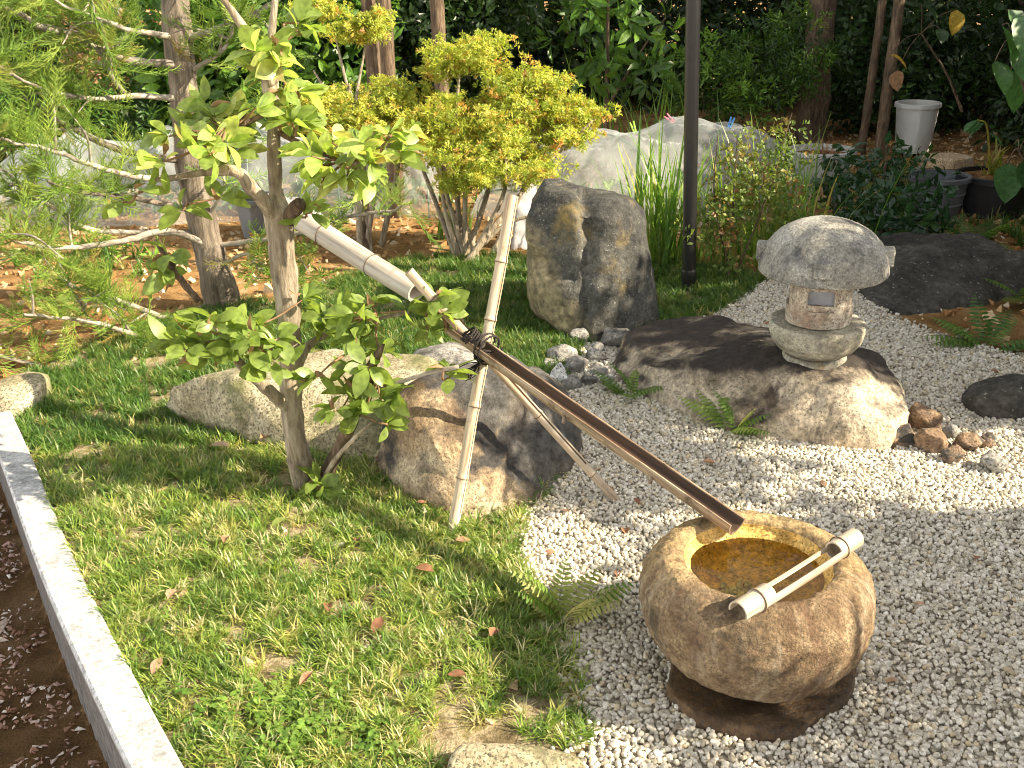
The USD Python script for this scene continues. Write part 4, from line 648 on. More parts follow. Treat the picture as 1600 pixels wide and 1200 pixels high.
for k, b in enumerate(CB):
    n = len(b); xs_ = np.linspace(0, 1, n); y1 = CY - (0.85 if b[-1][0] < 250 else 0.25) * (1 + 0.3 * math.sin(k * 2.3))
    q = [(p[0], p[1], CY + (y1 - CY) * t ** 0.9 - (0.25 if k in (1, 4, 17, 18) else 0) * 1.0, p[2]) for p, t in zip(b, xs_)]
    if k in (1, 4, 17, 18): q = [(p[0], p[1], CY - 0.33 - 0.2 * t, p[2]) for p, t in zip(b, xs_)]
    P3, R3 = px_path(q); P3 = P3 + np.cumsum(r.normal(0, 0.004, P3.shape), 0) * np.linspace(0, 1, len(P3))[:, None]
    obj('branch', tube(P3, np.maximum(R3 * 0.85, 0.003), 9, 0.3, 40 + k), M_twigbark if k not in (5, 7) else M_conbark, conifer, True)
    for i in range(int(len(P3) * 0.22), len(P3)): sprayat.append((P3[i], (P3[i] - P3[i - 1]) / np.linalg.norm(P3[i] - P3[i - 1]), i / len(P3)))
    for j in range(3):                                                              # twigs that leave the branch
        i = int(len(P3) * r.uniform(0.3, 0.95)); d = (P3[i] - P3[i - 1]); d /= np.linalg.norm(d); e = d * 0.6 + r.normal(0, 0.6, 3); e /= np.linalg.norm(e); L = r.uniform(0.12, 0.3)
        tw = spline([P3[i], P3[i] + e * L * 0.5 + r.normal(0, 0.015, 3), P3[i] + e * L + [0, 0, -0.02]], 4); obj('twig', tube(tw, np.linspace(0.006, 0.002, len(tw)), 6), M_twigbark, conifer, True)
        for p in tw[3:]: sprayat.append((p, e, 0.8))
M_spray = leaf_mat('conifer_spray', [(0.0, (0.14, 0.24, 0.03)), (0.5, (0.23, 0.36, 0.05)), (0.85, (0.34, 0.43, 0.08)), (0.95, (0.42, 0.33, 0.09)), (1.0, (0.16, 0.28, 0.03))], 0.35, 0.5)
def spray(seed):
    q = np.random.default_rng(seed); mb = MB(); L = q.uniform(0.13, 0.2); bend = q.uniform(-0.05, 0.05)
    main = spline([(0, 0, 0), (bend, -0.01, L * .5), (bend * 1.5, -0.045, L)], 5); mb.add(*tube(main, np.linspace(0.0022, 0.0010, len(main)), 4))
    for i in range(1, len(main)):
        for s in (-1, 1):
            l = L * 0.5 * (1 - 0.6 * i / len(main)) * q.uniform(0.6, 1.1); d = np.array([s * q.uniform(0.5, 0.9), q.normal(0, 0.25) - 0.25, 0.7]); d /= np.linalg.norm(d)
            tw = spline([main[i], main[i] + d * l * 0.5 + [0, 0, 0.004], main[i] + d * l + [0, -0.25 * l, 0.0]], 2); mb.add(*tube(tw, np.linspace(0.0016, 0.0009, len(tw)), 4))
            for w in (-1, 1):
                p = tw[2]; e = d * 0.7 + np.array([w * 0.5, 0, 0.45]); mb.add(*tube([p, p + e * l * 0.35], [0.0012, 0.0008], 3))
    return mb
pos, dirs, sc = [], [], []
for p, d, t in sprayat:
    for _ in range(int(r.random() < (0.85 if t > 0.35 else 0.35))):
        pos.append(p + r.normal(0, 0.008, 3)); dirs.append(d * 0.5 + np.array([0, 0, 0.15]) + r.normal(0, 0.55, 3)); sc.append(r.uniform(0.6, 1.2))
scatter('sprays', [(spray(k), M_spray, True) for k in range(6)], np.array(pos), frames(np.array(dirs), r.uniform(-.6, .6, len(pos)) + np.pi), np.array(sc), conifer, seed=4)

# ---------------------------------------------------------------- shrubs, hedges, trees: crowns of leafy twigs
def twig_ball(seed, n, R, L, W, up=0.3, fold=0.25, nl=2, stem=True, shape=0.55):
    q = np.random.default_rng(seed); mb = MB()
    for _ in range(n):
        d = q.normal(size=3) + [0, 0, up]; d /= np.linalg.norm(d); p = d * R * q.random() ** 0.5 * 0.8; l = L * q.uniform(0.7, 1.2)
        e = d + q.normal(0, 0.5, 3); Rm = frames((e / np.linalg.norm(e))[None], q.uniform(-1, 1, 1))[0]
        if Rm[2, 1] < 0: Rm = Rm @ np.diag([-1, -1, 1])
        mb.add(*put(leaf(l, W * q.uniform(0.8, 1.2), nl, q.uniform(0.1, 0.5), fold, shape), Rm, p))
    return mb
def crown(name, parent, lobes, n, protos, seed, scale=(0.7, 1.25), shell=0.55, gaps=0.0, up=0.5, freq=2.5):
    """leafy twigs through the outer part of several lobes (x, y, z, rx, ry, rz), uneven, with gaps."""
    q = np.random.default_rng(seed); L = np.array(lobes, float); vol = np.prod(L[:, 3:], 1) ** (2 / 3); out, nd = [], []
    for lob, k in zip(L, (n * vol / vol.sum()).astype(int)):
        d = q.normal(size=(k, 3)); d /= np.linalg.norm(d, axis=1, keepdims=True); rad = shell + (1.08 - shell) * q.random(k) ** 0.6
        p = lob[:3] + d * rad[:, None] * lob[3:] * (0.8 + 0.4 * meshkit.fbm(d * 1.7 + seed + lob[0], 3, seed))[:, None]; out.append(p); nd.append(d)
    p, d = np.vstack(out), np.vstack(nd)
    keep = meshkit.fbm(p * freq + seed, 3, seed) + 0.08 * q.normal(size=len(p)) > gaps; keep &= p[:, 2] > 0.02; p, d = p[keep], d[keep]
    d = d + q.normal(0, 0.5, d.shape) + [0, 0, up]; return scatter(name, protos, p, frames(d, q.uniform(0, 6.28, len(p))), q.uniform(*scale, len(p)), parent, seed)
# clipped azalea-like shrub, golden tips
M_gold = leaf_mat('golden_leaf', [(0.0, (0.30, 0.37, 0.05)), (0.4, (0.44, 0.49, 0.07)), (0.82, (0.58, 0.57, 0.11)), (0.95, (0.58, 0.42, 0.09)), (1.0, (0.52, 0.22, 0.07))], 0.35, 0.45)
M_goldgreen = leaf_mat('gold_green_leaf', [(0.0, (0.18, 0.26, 0.03)), (0.5, (0.30, 0.37, 0.05)), (0.85, (0.46, 0.44, 0.06)), (1.0, (0.5, 0.28, 0.06))], 0.35, 0.45)
gold_protos = [(twig_ball(100 + k, 18, 0.030, 0.025, 0.0075, 1.1), M_gold if k < 3 else M_goldgreen) for k in range(5)]
def pads(lst, y):
    """[(px, py, half width px, half height px, dy)] -> lobes."""
    out = []
    for px, py, w, h, dy in lst: c = PY(px, py, y + dy); s = PPM(np.hypot(y + dy, 0.7)); out.append((*c, w / s, min(w / s * .8, 0.26), h / s * .85))
    return out
def stems(parent, base, tops, y, r0=0.018, r1=0.005, m=None, bends=0.08):
    b = np.array(P(*base)); 
    for k, (px, py, dy) in enumerate(tops):
        e = np.array(PY(px, py, y + dy)); b2 = b + [r.normal(0, .05), r.normal(0, .05), -0.03]; mid = b2 + (e - b2) * 0.55 + [r.normal(0, bends), r.normal(0, bends), 0.05]
        s = spline([b2, mid, e], 6); obj('stem', tube(s, np.linspace(r0, r1, len(s)), 8, 0.2, k), m or M_bark, parent, True)
gold = thing('golden_shrub', 'big layered shrub with golden yellow leaves and reddish tips in the middle', 'shrub', P(735, 405, 0))
SY = 5.45
stems(gold, (735, 408), [(700, 250, 0), (640, 215, .1), (760, 120, .1), (720, 90, .15), (850, 200, .05), (930, 185, 0), (790, 240, -.15), (680, 170, .1), (690, 320, -.1), (800, 150, .1), (860, 330, -.1)], SY)
crown('crown', gold, pads([(735, 75, 72, 26, .1), (785, 100, 50, 30, .12), (700, 110, 40, 20, .1), (800, 125, 60, 26, .05), (860, 130, 40, 26, .05), (760, 170, 110, 32, 0), (690, 215, 60, 26, 0), (810, 205, 90, 34, -.05), (905, 175, 54, 26, .05), (890, 215, 46, 22, 0), (740, 235, 80, 34, -.15), (800, 265, 90, 26, -.2), (720, 285, 40, 18, -.2), (845, 240, 50, 24, -.1)], SY), 9500, gold_protos, 51, (0.45, 0.95), 0.1, 0.50, 1.0, 6)
gold2 = thing('golden_shrub', 'smaller golden green shrub behind the leafy tree, with a separate tuft above', 'shrub', P(572, 420, 0))
stems(gold2, (575, 400), [(575, 330, 0)], SY + .2, 0.035, 0.03, M_bark_dark, 0.01)
stems(gold2, (575, 396), [(545, 130, .1), (525, 60, .1), (570, 75, .1), (560, 200, 0), (600, 180, 0), (490, 110, .15), (630, 170, .0)], SY + .2)
crown('crown', gold2, pads([(560, 48, 48, 20, .1), (500, 14, 50, 16, .2), (590, 30, 24, 14, .1), (560, 165, 84, 34, 0), (500, 170, 44, 30, 0), (620, 148, 50, 30, 0), (585, 198, 84, 34, -.1), (645, 200, 44, 26, -.1), (520, 205, 44, 28, -.1), (640, 250, 40, 26, -.1)], SY + .2), 6500, gold_protos, 52, (0.45, 0.95), 0.1, 0.48, 1.0, 6)

# background greenery
def gl(name, base, spread=0.35, trans=0.35, rough=0.4, spec=0.5):
    b = np.array(base); return leaf_mat(name, [(0.0, tuple(b * (1 - spread))), (0.5, tuple(b)), (0.9, tuple(b * (1 + spread))), (1.0, tuple(b * [1.6, 1.3, 0.9]))], trans, rough, spec=spec)
M_ever = gl('evergreen_leaf', (0.035, 0.075, 0.02)); M_dark = gl('dark_hedge_leaf', (0.03, 0.055, 0.018), rough=0.35); M_mid = gl('mid_green_leaf', (0.07, 0.15, 0.025)); M_bright = gl('bright_green_leaf', (0.14, 0.26, 0.035)); M_cam = gl('glossy_dark_leaf', (0.03, 0.075, 0.03), rough=0.22, spec=0.7); M_rust = leaf_mat('dry_rust_leaf', [(0, (0.20, 0.10, 0.04)), (0.6, (0.36, 0.20, 0.10)), (1, (0.48, 0.32, 0.18))], 0.25, 0.7); M_olive = leaf_mat('reddish_weed_leaf', [(0, (0.10, 0.16, 0.03)), (0.7, (0.19, 0.25, 0.05)), (0.9, (0.26, 0.18, 0.06)), (1, (0.27, 0.11, 0.06))], 0.35, 0.5)
ball = {'ever': [(twig_ball(200 + k, 22, 0.13, 0.075, 0.034, 0.2), M_ever if k else M_dark) for k in range(4)], 'dark': [(twig_ball(210 + k, 22, 0.14, 0.08, 0.036, 0.2), M_dark if k else M_ever) for k in range(4)],
        'mid': [(twig_ball(220 + k, 16, 0.10, 0.075, 0.030, 0.3), M_mid if k else M_bright) for k in range(4)], 'bright': [(twig_ball(230 + k, 22, 0.085, 0.055, 0.016, 0.6), M_bright if k else M_mid) for k in range(4)],
        'mix': [(twig_ball(235 + k, 22, 0.085, 0.055, 0.016, 0.6), (M_mid, M_bright, M_ever)[k % 3]) for k in range(4)], 'cam': [(twig_ball(240 + k, 10, 0.075, 0.075, 0.034, 0.4), M_cam) for k in range(4)], 'broad': [(twig_ball(250 + k, 9, 0.10, 0.13, 0.050, 0.3, nl=3), M_mid if k else M_bright) for k in range(4)], 'rust': [(twig_ball(260 + k, 12, 0.09, 0.055, 0.04, 0.2), M_rust) for k in range(3)], 'weed': [(twig_ball(270 + k, 12, 0.055, 0.030, 0.018, 0.5), M_olive) for k in range(4)]}
def bush(name, label, cat, at, lobes, n, kind, seed, trunk=None, gaps=0.36, group=None, scale=(0.7, 1.3), shell=0.4, barkm=None):
    t = thing(name, label, cat, at, group); at = np.array(at, float)
    for k, q in enumerate(trunk or []):
        s = spline([np.array(p[:3]) for p in q], 5); rr = np.interp(np.linspace(0, 1, len(s)), np.linspace(0, 1, len(q)), [p[3] for p in q]); obj('trunk' if k == 0 else 'limb', tube(s, rr, 10, 0.25, seed + k), barkm or M_bark_dark, t, True)
    crown('crown', t, [(at[0] + l[0], at[1] + l[1], at[2] + l[2], *l[3:]) for l in lobes], n, ball[kind], seed, scale, shell, gaps); return t
def straight(x, y, h, r0, lean=(0, 0)): return [(x, y, -0.05, r0), (x + lean[0] * .5, y + lean[1] * .5, h * .5, r0 * .8), (x + lean[0], y + lean[1], h, r0 * .35)]
# far row: evergreen trees standing shoulder to shoulder
for k, (x, y, h, lab) in enumerate([(-7.6, 11.5, 3.6, 'evergreen tree at the far left of the back row'), (-5.2, 12.2, 4.0, 'evergreen tree of the back row behind the grey post'), (-2.9, 11.6, 3.8, 'evergreen tree of the back row behind the conifer trunk'), (-0.7, 11.0, 4.0, 'evergreen tree of the back row behind the golden shrub'), (1.4, 11.2, 5.0, 'evergreen tree of the back row left of the black pole'), (3.3, 10.8, 5.6, 'evergreen tree of the back row behind the white oval planter'), (5.2, 10.6, 6.2, 'evergreen tree of the back row behind the tall white pot'), (7.2, 9.9, 6.4, 'evergreen tree at the far right of the back row')]):
    bush('evergreen_tree', lab, 'tree', (x, y, 0), [(0, 0, h * .30, 1.35, 1.0, h * .34), (0.1, 0, h * .62, 1.2, 1.0, h * .34), (-0.3, -.2, h * .85, .8, .7, h * .2), (0, .3, .45, 1.4, .7, .6)], 1400, 'dark' if k % 2 else 'ever', 300 + k, [straight(x, y, h * .9, 0.10)], 0.30, 'back row of evergreen trees', (1.1, 1.8))
# right flank: the hedge that shades the gravel
for k, (x, y, h, w, lab) in enumerate([(3.3, -0.9, 1.9, .75, 'dark hedge shrub behind the viewer on the right'), (3.25, 0.35, 1.87, .75, 'dark hedge shrub right of the basin, outside the view'), (3.25, 1.32, 1.84, .46, 'dark hedge shrub right of the lantern, outside the view'), (3.4, 3.15, 2.02, .62, 'dark hedge shrub nearest the right edge, outside the view'), (3.9, 4.25, 2.1, .8, 'dark hedge shrub outside the right edge behind the dark rock'), (4.6, 5.3, 2.3, .85, 'dark hedge shrub outside the right edge beside the black pot')]):
    bush('hedge_shrub', lab, 'shrub', (x, y, 0), [(0, 0, h * .35, w * .85, w, h * .38), (0, 0.1, h * .70, w * .8, w, h * .30)] + ([(0.0, .80, 2.0, .4, .4, .08)] if k == 2 else []), 620, 'dark', 330 + k, [straight(x, y, h * .8, 0.05)], 0.34, None, (1.0, 1.6))
for k, (x, y, h, w, lab) in enumerate([(5.6, 6.7, 4.8, 1.1, 'tall dark tree outside the right edge beside the pots'), (6.2, 8.3, 5.0, 1.2, 'tall dark tree behind the pots at the right'), (5.0, 5.4, 2.7, .8, 'dark tree outside the right edge between hedge and pots'), (8.6, 8.6, 6.5, 1.5, 'tallest dark tree outside the right edge')]):
    bush('shade_tree', lab, 'tree', (x, y, 0), [(0, 0, h * .28, w, w, h * .30), (0, 0, h * .6, w * 1.05, w, h * .32), (0, 0, h * .85, w * .7, w * .7, h * .18)], 800, 'dark', 350 + k, [straight(x, y, h * .9, 0.12)], 0.28, None, (1.1, 1.8))

# ---------------------------------------------------------------- middle distance
# lit bushes at the left behind the conifer
bush('green_bush', 'bright green feathery bush behind the left row cover', 'shrub', (-3.2, 7.6, 0), [(-0.6, 0, .42, .9, .45, .45), (0.6, 0.1, .40, .9, .45, .45), (-1.9, -.1, .40, .9, .5, .45)], 1500, 'mix', 401, None, 0.33)
bush('dry_bush', 'rust brown withered bush beside the grey post at the upper left', 'shrub', (-3.05, 8.8, 0), [(0, 0, .75, .55, .4, .5), (-.3, 0, .4, .9, .4, .3)], 500, 'rust', 402, [straight(-3.05, 8.8, 1.0, .02)], 0.36)
bush('green_bush', 'leafy dark green bush between the conifer and the leafy tree', 'shrub', (-2.1, 7.7, 0), [(0, 0, .75, .75, .4, .75), (.7, .2, .8, .6, .4, .8)], 700, 'broad', 403, [straight(-2.1, 7.7, 1.2, .025)], 0.35)
bush('green_bush', 'deep green bush behind the golden tuft', 'shrub', (-0.9, 8.4, 0), [(0, 0, .8, .9, .5, .8), (.6, .1, 1.2, .6, .5, .5)], 800, 'ever', 404, [straight(-0.9, 8.4, 1.3, .03)], 0.37)
bush('sapling', 'upright sapling with light green leaves right above the golden shrub', 'tree', (0.72, 7.3, 0), [(0, 0, 1.12, .42, .35, .32), (-.3, 0, 1.35, .3, .3, .25), (.1, 0, .8, .3, .3, .2)], 62, 'broad', 405, [straight(0.72, 7.3, 1.4, .02), [(0.72, 7.3, .5, .012), (0.95, 7.2, .9, .008), (1.1, 7.2, 1.1, .004)]], 0.35)
bush('cypress_bush', 'low cypress bush with sunlit pale green tips behind the black pole', 'shrub', (2.05, 8.3, 0), [(0, 0, .62, .5, .4, .42), (-.4, 0, .5, .35, .4, .36), (.3, .1, .7, .3, .4, .36)], 360, 'mix', 406, None, 0.35)
bush('green_bush', 'dark green bush left of the tall white pot', 'shrub', (3.3, 8.9, 0), [(0, 0, .7, .8, .5, .7)], 400, 'ever', 407, None, 0.40)
bush('camellia', 'young camellia with glossy dark leaves between the planter and the stones', 'shrub', (2.22, 5.9, 0), [(0, 0, .22, .32, .3, .22), (-.25, -.1, .14, .2, .25, .16), (.25, .1, .20, .2, .25, .15)], 80, 'cam', 408, [straight(2.22, 5.9, .45, .012)], 0.38)
bush('camellia', 'low glossy leaved seedling in front of the grey pail', 'shrub', (2.05, 5.35, 0), [(0, 0, .14, .34, .22, .16)], 55, 'cam', 409, None, 0.3)
bush('weed', 'reddish green weed growing round the foot of the black pole', 'shrub', (1.08, 4.75, 0), [(-.05, 0, .20, .22, .2, .22), (.14, .1, .40, .22, .2, .30), (.36, .1, .18, .20, .2, .2), (.24, .05, .60, .14, .15, .22), (.0, .05, .5, .12, .12, .25)], 300, 'weed', 410, [straight(1.08, 4.75, .7, .006), [(1.1, 4.75, 0, .005), (1.25, 4.8, .4, .004), (1.34, 4.8, .8, .002)], [(1.1, 4.75, 0, .005), (1.0, 4.8, .4, .004), (1.0, 4.8, .72, .002)]], 0.44, None, (.6, 1.2), .15)
bush('green_bush', 'tall leafy bush hanging in at the upper right corner', 'shrub', (4.15, 7.0, 0), [(0, 0, 1.1, .5, .5, .5), (.1, -.2, .6, .45, .5, .5)], 120, 'ever', 411, [straight(4.15, 7.0, 1.4, .03)], 0.32)

for k, (x, y, w, h, lab) in enumerate([(4.5, 8.0, .65, .5, 'low dark shrub right of the tall white pot'), (4.9, 7.0, .8, .8, 'dark shrub at the right edge behind the black pot'), (3.9, 9.2, .9, .9, 'dark shrub in the shade behind the tall white pot')]):
    bush('dark_shrub', lab, 'shrub', (x, y, 0), [(0, 0, h * .5, w, .5, h * .55)], 260, 'dark', 420 + k, None, 0.30)

# trunks that stand in the dark
def trunk_only(name, label, px, y, w, group=None, top=3.2, lean=0.0, m=None):
    b = PY(px, 300, y); x = b[0]; t = thing(name, label, 'tree', (x, y, 0), group)
    s = spline([(x, y, -0.05), (x + lean * .3, y, .8), (x + lean * .6, y + .02, 1.7), (x + lean, y, top)], 6); obj('trunk', tube(s, np.linspace(w / 2, w / 2 * .75, len(s)), 12, 0.22, int(px)), m or M_bark_dark, t, True)
    return t
trunk_only('tree_trunk', 'broad dark trunk behind the white oval planter', 1258, 8.6, 0.26)
trunk_only('tree_trunk', 'slim trunk left of the tall white pot', 1338, 8.0, 0.07, lean=0.10)
trunk_only('tree_trunk', 'slim dark trunk close to the tall white pot', 1366, 7.8, 0.09, lean=0.05)
trunk_only('tree_trunk', 'dark upright trunk behind the golden shrub', 702, 6.8, 0.10, lean=-0.05)
trunk_only('tree_trunk', 'mossy trunk between the two golden shrubs', 602, 7.0, 0.11, lean=-.05)
trunk_only('tree_trunk', 'short brown trunk under the smaller golden shrub', 620, 6.3, 0.10)
M_post = plain_mat('grey_post', (0.22, 0.22, 0.24), 0.7, 0.3, 0.2, 5)
b = PY(166, 40, 9.6); solo('grey_post', tube([(b[0], 9.6, -.05), (b[0], 9.6, 2.6)], [.15, .15], 20), M_post, 'thick grey post in the background at the upper left', 'post', smooth=40)
# black pole
M_pole = plain_mat('black_pole_paint', (0.010, 0.010, 0.010), 0.35, 0.5, 0.3, 30, 0.05)
b = P(1076, 452, 0); pt = PY(1083, 0, b[1] + .03); d = (pt - b) / (pt - b)[2]; pole = thing('black_pole', 'thin straight black metal pole rising out of the weeds', 'pole', b)
obj('shaft', tube([b - d * .2, b + d * .5, b + d * 1.5, b + d * 2.6], [.0325] * 4, 24), M_pole, pole, 40)
obj('collar', tube([b + d * .04, b + d * .05, b + d * .09, b + d * .10], [.033, .037, .037, .033], 24), M_pole, pole, 40)

# ---------------------------------------------------------------- row covers of white netting over hoops
M_net = mat('white_net', {'tr': ('transparent_bsdf', {'color': (1, 1, 1)}), 'd': ('diffuse_bsdf', {'color': (0.58, 0.61, 0.61)}), 't': ('translucent_bsdf', {'color': (0.7, 0.74, 0.74)}), 'm1': ('mix_closure', {'fac': 0.35}), 'x': ('mix_closure', {}), 'g': ('geometry', {}), 'n': ('noise_texture', {'scale': 4, 'detail': 1}), 'mr': ('map_range', {'from_min': .3, 'from_max': .7, 'to_min': .22, 'to_max': .42})},
            [('d.BSDF', 'm1.closure1'), ('t.BSDF', 'm1.closure2'), ('g.position', 'n.vector'), ('n.fac', 'mr.value'), ('mr.result', 'x.fac'), ('tr.BSDF', 'x.closure1'), ('m1.closure', 'x.closure2')], 'x.closure')
M_hoop = plain_mat('green_hoop', (0.10, 0.16, 0.11), 0.4)
def tunnel(label, a, b, half, height, nh, seed, dip=0.05, roof=None):
    a, b = np.array(a, float), np.array(b, float); d = (b - a) / np.linalg.norm(b - a); s = np.array([-d[1], d[0], 0]); L = np.linalg.norm(b - a); t = thing('row_cover', label, 'row cover', a); global NET
    nu, nv = int(L / 0.03), 60; U, V = np.meshgrid(np.linspace(0, 1, nu), np.linspace(-1, 1, nv), indexing='ij'); th = V * np.pi / 2
    sag = 1 - dip * np.abs(np.sin(U * np.pi * (nh - 1))) ** 0.8 * (1.2 - 0.5 * np.abs(V)); hh = height * (roof(U) if roof else 1)
    ends = np.clip(np.minimum(U, 1 - U) * L / 0.25, 0.0, 1) ** 0.5
    X = half * np.sign(np.sin(th)) * np.abs(np.sin(th)) ** 0.8 * sag; Z = hh * np.cos(th) ** 0.75 * sag * (0.15 + 0.85 * ends)
    p = a + d * (U * L)[..., None] + s * X[..., None] + np.array([0, 0, 1]) * Z[..., None]
    wr = meshkit.fbm(np.stack([U * L * 5, V * 2.2 + U * 3, U * 0 + seed], -1), 4, seed) - .5; wr2 = np.abs(meshkit.noise(np.stack([U * L * 4 + V * 3, V * 1.1, U * 0 + seed + 9], -1)) - .5); nrm = s * np.sin(th)[..., None] + np.array([0, 0, 1]) * np.cos(th)[..., None]
    p = p + nrm * (0.035 * wr - 0.035 * np.exp(-(wr2 / 0.03) ** 2) - 0.02 * np.exp(-(np.abs(meshkit.noise(np.stack([U * L * 9 - V * 5, V * 2.5, U * 0 + seed + 3], -1)) - .5) / 0.04) ** 2))[..., None]; p[..., 2] = np.maximum(p[..., 2], 0.004 + Hgt(p[..., 0], p[..., 1]))
    i, j = np.meshgrid(np.arange(nu - 1), np.arange(nv - 1), indexing='ij'); k = i * nv + j; NET = p.reshape(-1, 3) if seed == 1 else globals().get('NET'); obj('net', (p.reshape(-1, 3), np.stack([k, k + nv, k + nv + 1, k + 1], -1).reshape(-1, 4)), M_net, t, True)
    for q in range(nh):
        u = 0.02 + 0.96 * q / (nh - 1); hq = float(np.interp(u, np.linspace(0, 1, nu), (hh if np.ndim(hh) else np.full_like(U, hh))[:, 0])) * min(1, .15 + .85 * min(1, (min(u, 1 - u) * L / 0.25)) ** .5)
        th = np.linspace(-np.pi / 2, np.pi / 2, 20); pp = a + d * u * L + s * (half * .93 * np.sin(th))[:, None] + np.array([0, 0, 1]) * (hq * .93 * np.cos(th) ** .8)[:, None]; obj('hoop', tube(pp, 0.0055, 6), M_hoop, t, True)
    return t
ca = PY(845, 330, 5.9); cb = PY(1185, 240, 7.1)
tunnel('white net row cover behind the standing stone, held by pegs', (0.05, 5.75, 0), (1.72, 6.8, 0), 0.55, 0.55, 4, 1, 0.12)
tunnel('long white net row cover at the left behind the conifer', (-3.35, 6.55, 0), (-0.45, 6.65, 0), 0.42, 0.56, 6, 2, 0.16)
def beds(name, label, n, seed, a, b, w):
    q = np.random.default_rng(seed); a, b = np.array(a), np.array(b); t = q.random(n); p = a + (b - a) * t[:, None] + q.normal(0, w, (n, 3)) * [1, 1, 0]; return scatter(name, ball['mid'], p + [0, 0, .09], frames(np.array([0, 0, 1.0]) + .3 * q.normal(size=(n, 3)), q.uniform(0, 6, n)), q.uniform(.7, 1.2, n), seed=seed, label=label, cat='vegetables')
beds('vegetable_bed', 'green leafy vegetables under the white net behind the standing stone', 70, 21, (0.35, 5.95, 0), (1.45, 6.65, 0), .15)
beds('vegetable_bed', 'green leafy vegetables under the long white net at the left', 60, 22, (-3.0, 6.6, 0), (-.7, 6.65, 0), .12)
# pegs
def peg(px, py, y, col, label, rz=0.3, tilt=0.3):
    m = plain_mat('peg_' + label.split()[0], col, 0.35, 0.5, 0.05); w = NET - _c; qx = 800 + FOCAL * (w @ _r) / (w @ _f); qy = 600 - FOCAL * (w @ _u) / (w @ _f); c = NET[np.argmin(np.hypot(qx - px, qy - py - 8))] + [0, 0, .022]; t = thing('clothes_peg', label, 'clothes peg', c)
    for s in (-1, 1):
        b = trimesh.convex.convex_hull(np.array([(s * .003, -.006, -.035), (s * .010, -.006, -.035), (s * .003, .006, -.035), (s * .010, .006, -.035), (s * .002, -.006, 0.0), (s * .012, -.006, 0.0), (s * .002, .006, 0), (s * .012, .006, 0), (s * .010, -.006, .042), (s * .016, -.006, .042), (s * .010, .006, .042), (s * .016, .006, .042)]))
        R = trimesh.transformations.euler_matrix(tilt * .4, tilt, rz); b.apply_transform(R); b.apply_translation(c); obj('jaw', b, m, t)
    q = tube([(0, -.009, .002), (0, .009, .002)], [.006, .006], 10); v = q[0] @ trimesh.transformations.euler_matrix(tilt * .4, tilt, rz)[:3, :3].T + c; obj('spring', (v, q[1]), M_hoop, t, True)
peg(985, 186, 6.35, (0.35, 0.6, 0.10), 'green clothes peg on top of the row cover', tilt=-.3); peg(1048, 183, 6.45, (0.80, 0.22, 0.32), 'pink clothes peg on the ridge of the row cover left of the pole', tilt=-.8); peg(1143, 190, 6.75, (0.12, 0.32, 0.70), 'blue clothes peg on the row cover right of the pole', tilt=.3); peg(1012, 247, 5.75, (0.85, 0.28, 0.36), 'salmon pink clothes peg on the front side of the row cover', tilt=.7)

# ---------------------------------------------------------------- leaves like swords, ferns, broad leaved plants
M_iris = leaf_mat('iris_leaf', [(0, (0.10, 0.21, 0.04)), (0.5, (0.17, 0.31, 0.055)), (0.85, (0.27, 0.39, 0.08)), (0.95, (0.48, 0.42, 0.16)), (1, (0.40, 0.26, 0.1))], 0.4, 0.4)
def sword_clump(label, px, py, n, L, spread, seed, W=0.018, name='iris_clump', cat='iris', curve=(0.1, 0.9), z=0.0):
    b = P(px, py, z); q = np.random.default_rng(seed); t = thing(name, label, cat, b)
    for k in range(n):
        v, f = blade(q.uniform(*L), W * q.uniform(.7, 1.2), q.uniform(0, .25), q.uniform(*curve) * (1 if q.random() < .75 else 1.8), q.uniform(0, 6.28), 6); obj('leaf', (v + b + [*(q.normal(0, spread, 2) * [1, .6]), -.01], f), M_iris, t, True)
sword_clump('clump of tall sword shaped leaves right of the standing stone', 1030, 415, 64, (.48, .85), .10, 1, .022, curve=(.05, .55))
sword_clump('clump of sword leaves behind the reddish weed', 1195, 405, 60, (.4, .8), .17, 2, .018, curve=(.1, .9))
sword_clump('feathery clump of long grass close behind the black pole', 1125, 405, 50, (.35, .8), .13, 8, .014, 'grass_clump', 'grass clump', (.2, 1.1))
sword_clump('tuft of long arching leaves beside the white oval planter', 1235, 330, 18, (.3, .6), .10, 3)
sword_clump('tall grassy leaves with a brown seed head behind the row cover', 960, 262, 34, (.5, 1.0), .28, 4, .016, 'reed_clump', 'reeds')
sword_clump('thin drooping leaves in the dark left of the pole', 1030, 262, 24, (.5, .9), .2, 5, .016, 'reed_clump', 'reeds', (.6, 1.6))
sword_clump('small grassy clump with yellow edged leaves under the golden shrub', 702, 372, 46, (.18, .36), .05, 6, .010, 'grass_clump', 'grass clump', (.5, 1.5))
M_fern = leaf_mat('fern_leaf', [(0, (0.10, 0.19, 0.03)), (0.5, (0.16, 0.27, 0.05)), (0.85, (0.26, 0.34, 0.08)), (1, (0.36, 0.36, 0.12))], 0.4, 0.5); M_fernpale = leaf_mat('fern_leaf_pale', [(0, (0.24, 0.30, 0.08)), (0.6, (0.36, 0.38, 0.12)), (1, (0.46, 0.42, 0.18))], 0.4, 0.5); M_ferndark = leaf_mat('fern_leaf_dark', [(0, (0.05, 0.12, 0.02)), (0.6, (0.09, 0.19, 0.03)), (1, (0.14, 0.24, 0.04))], 0.4, 0.5)
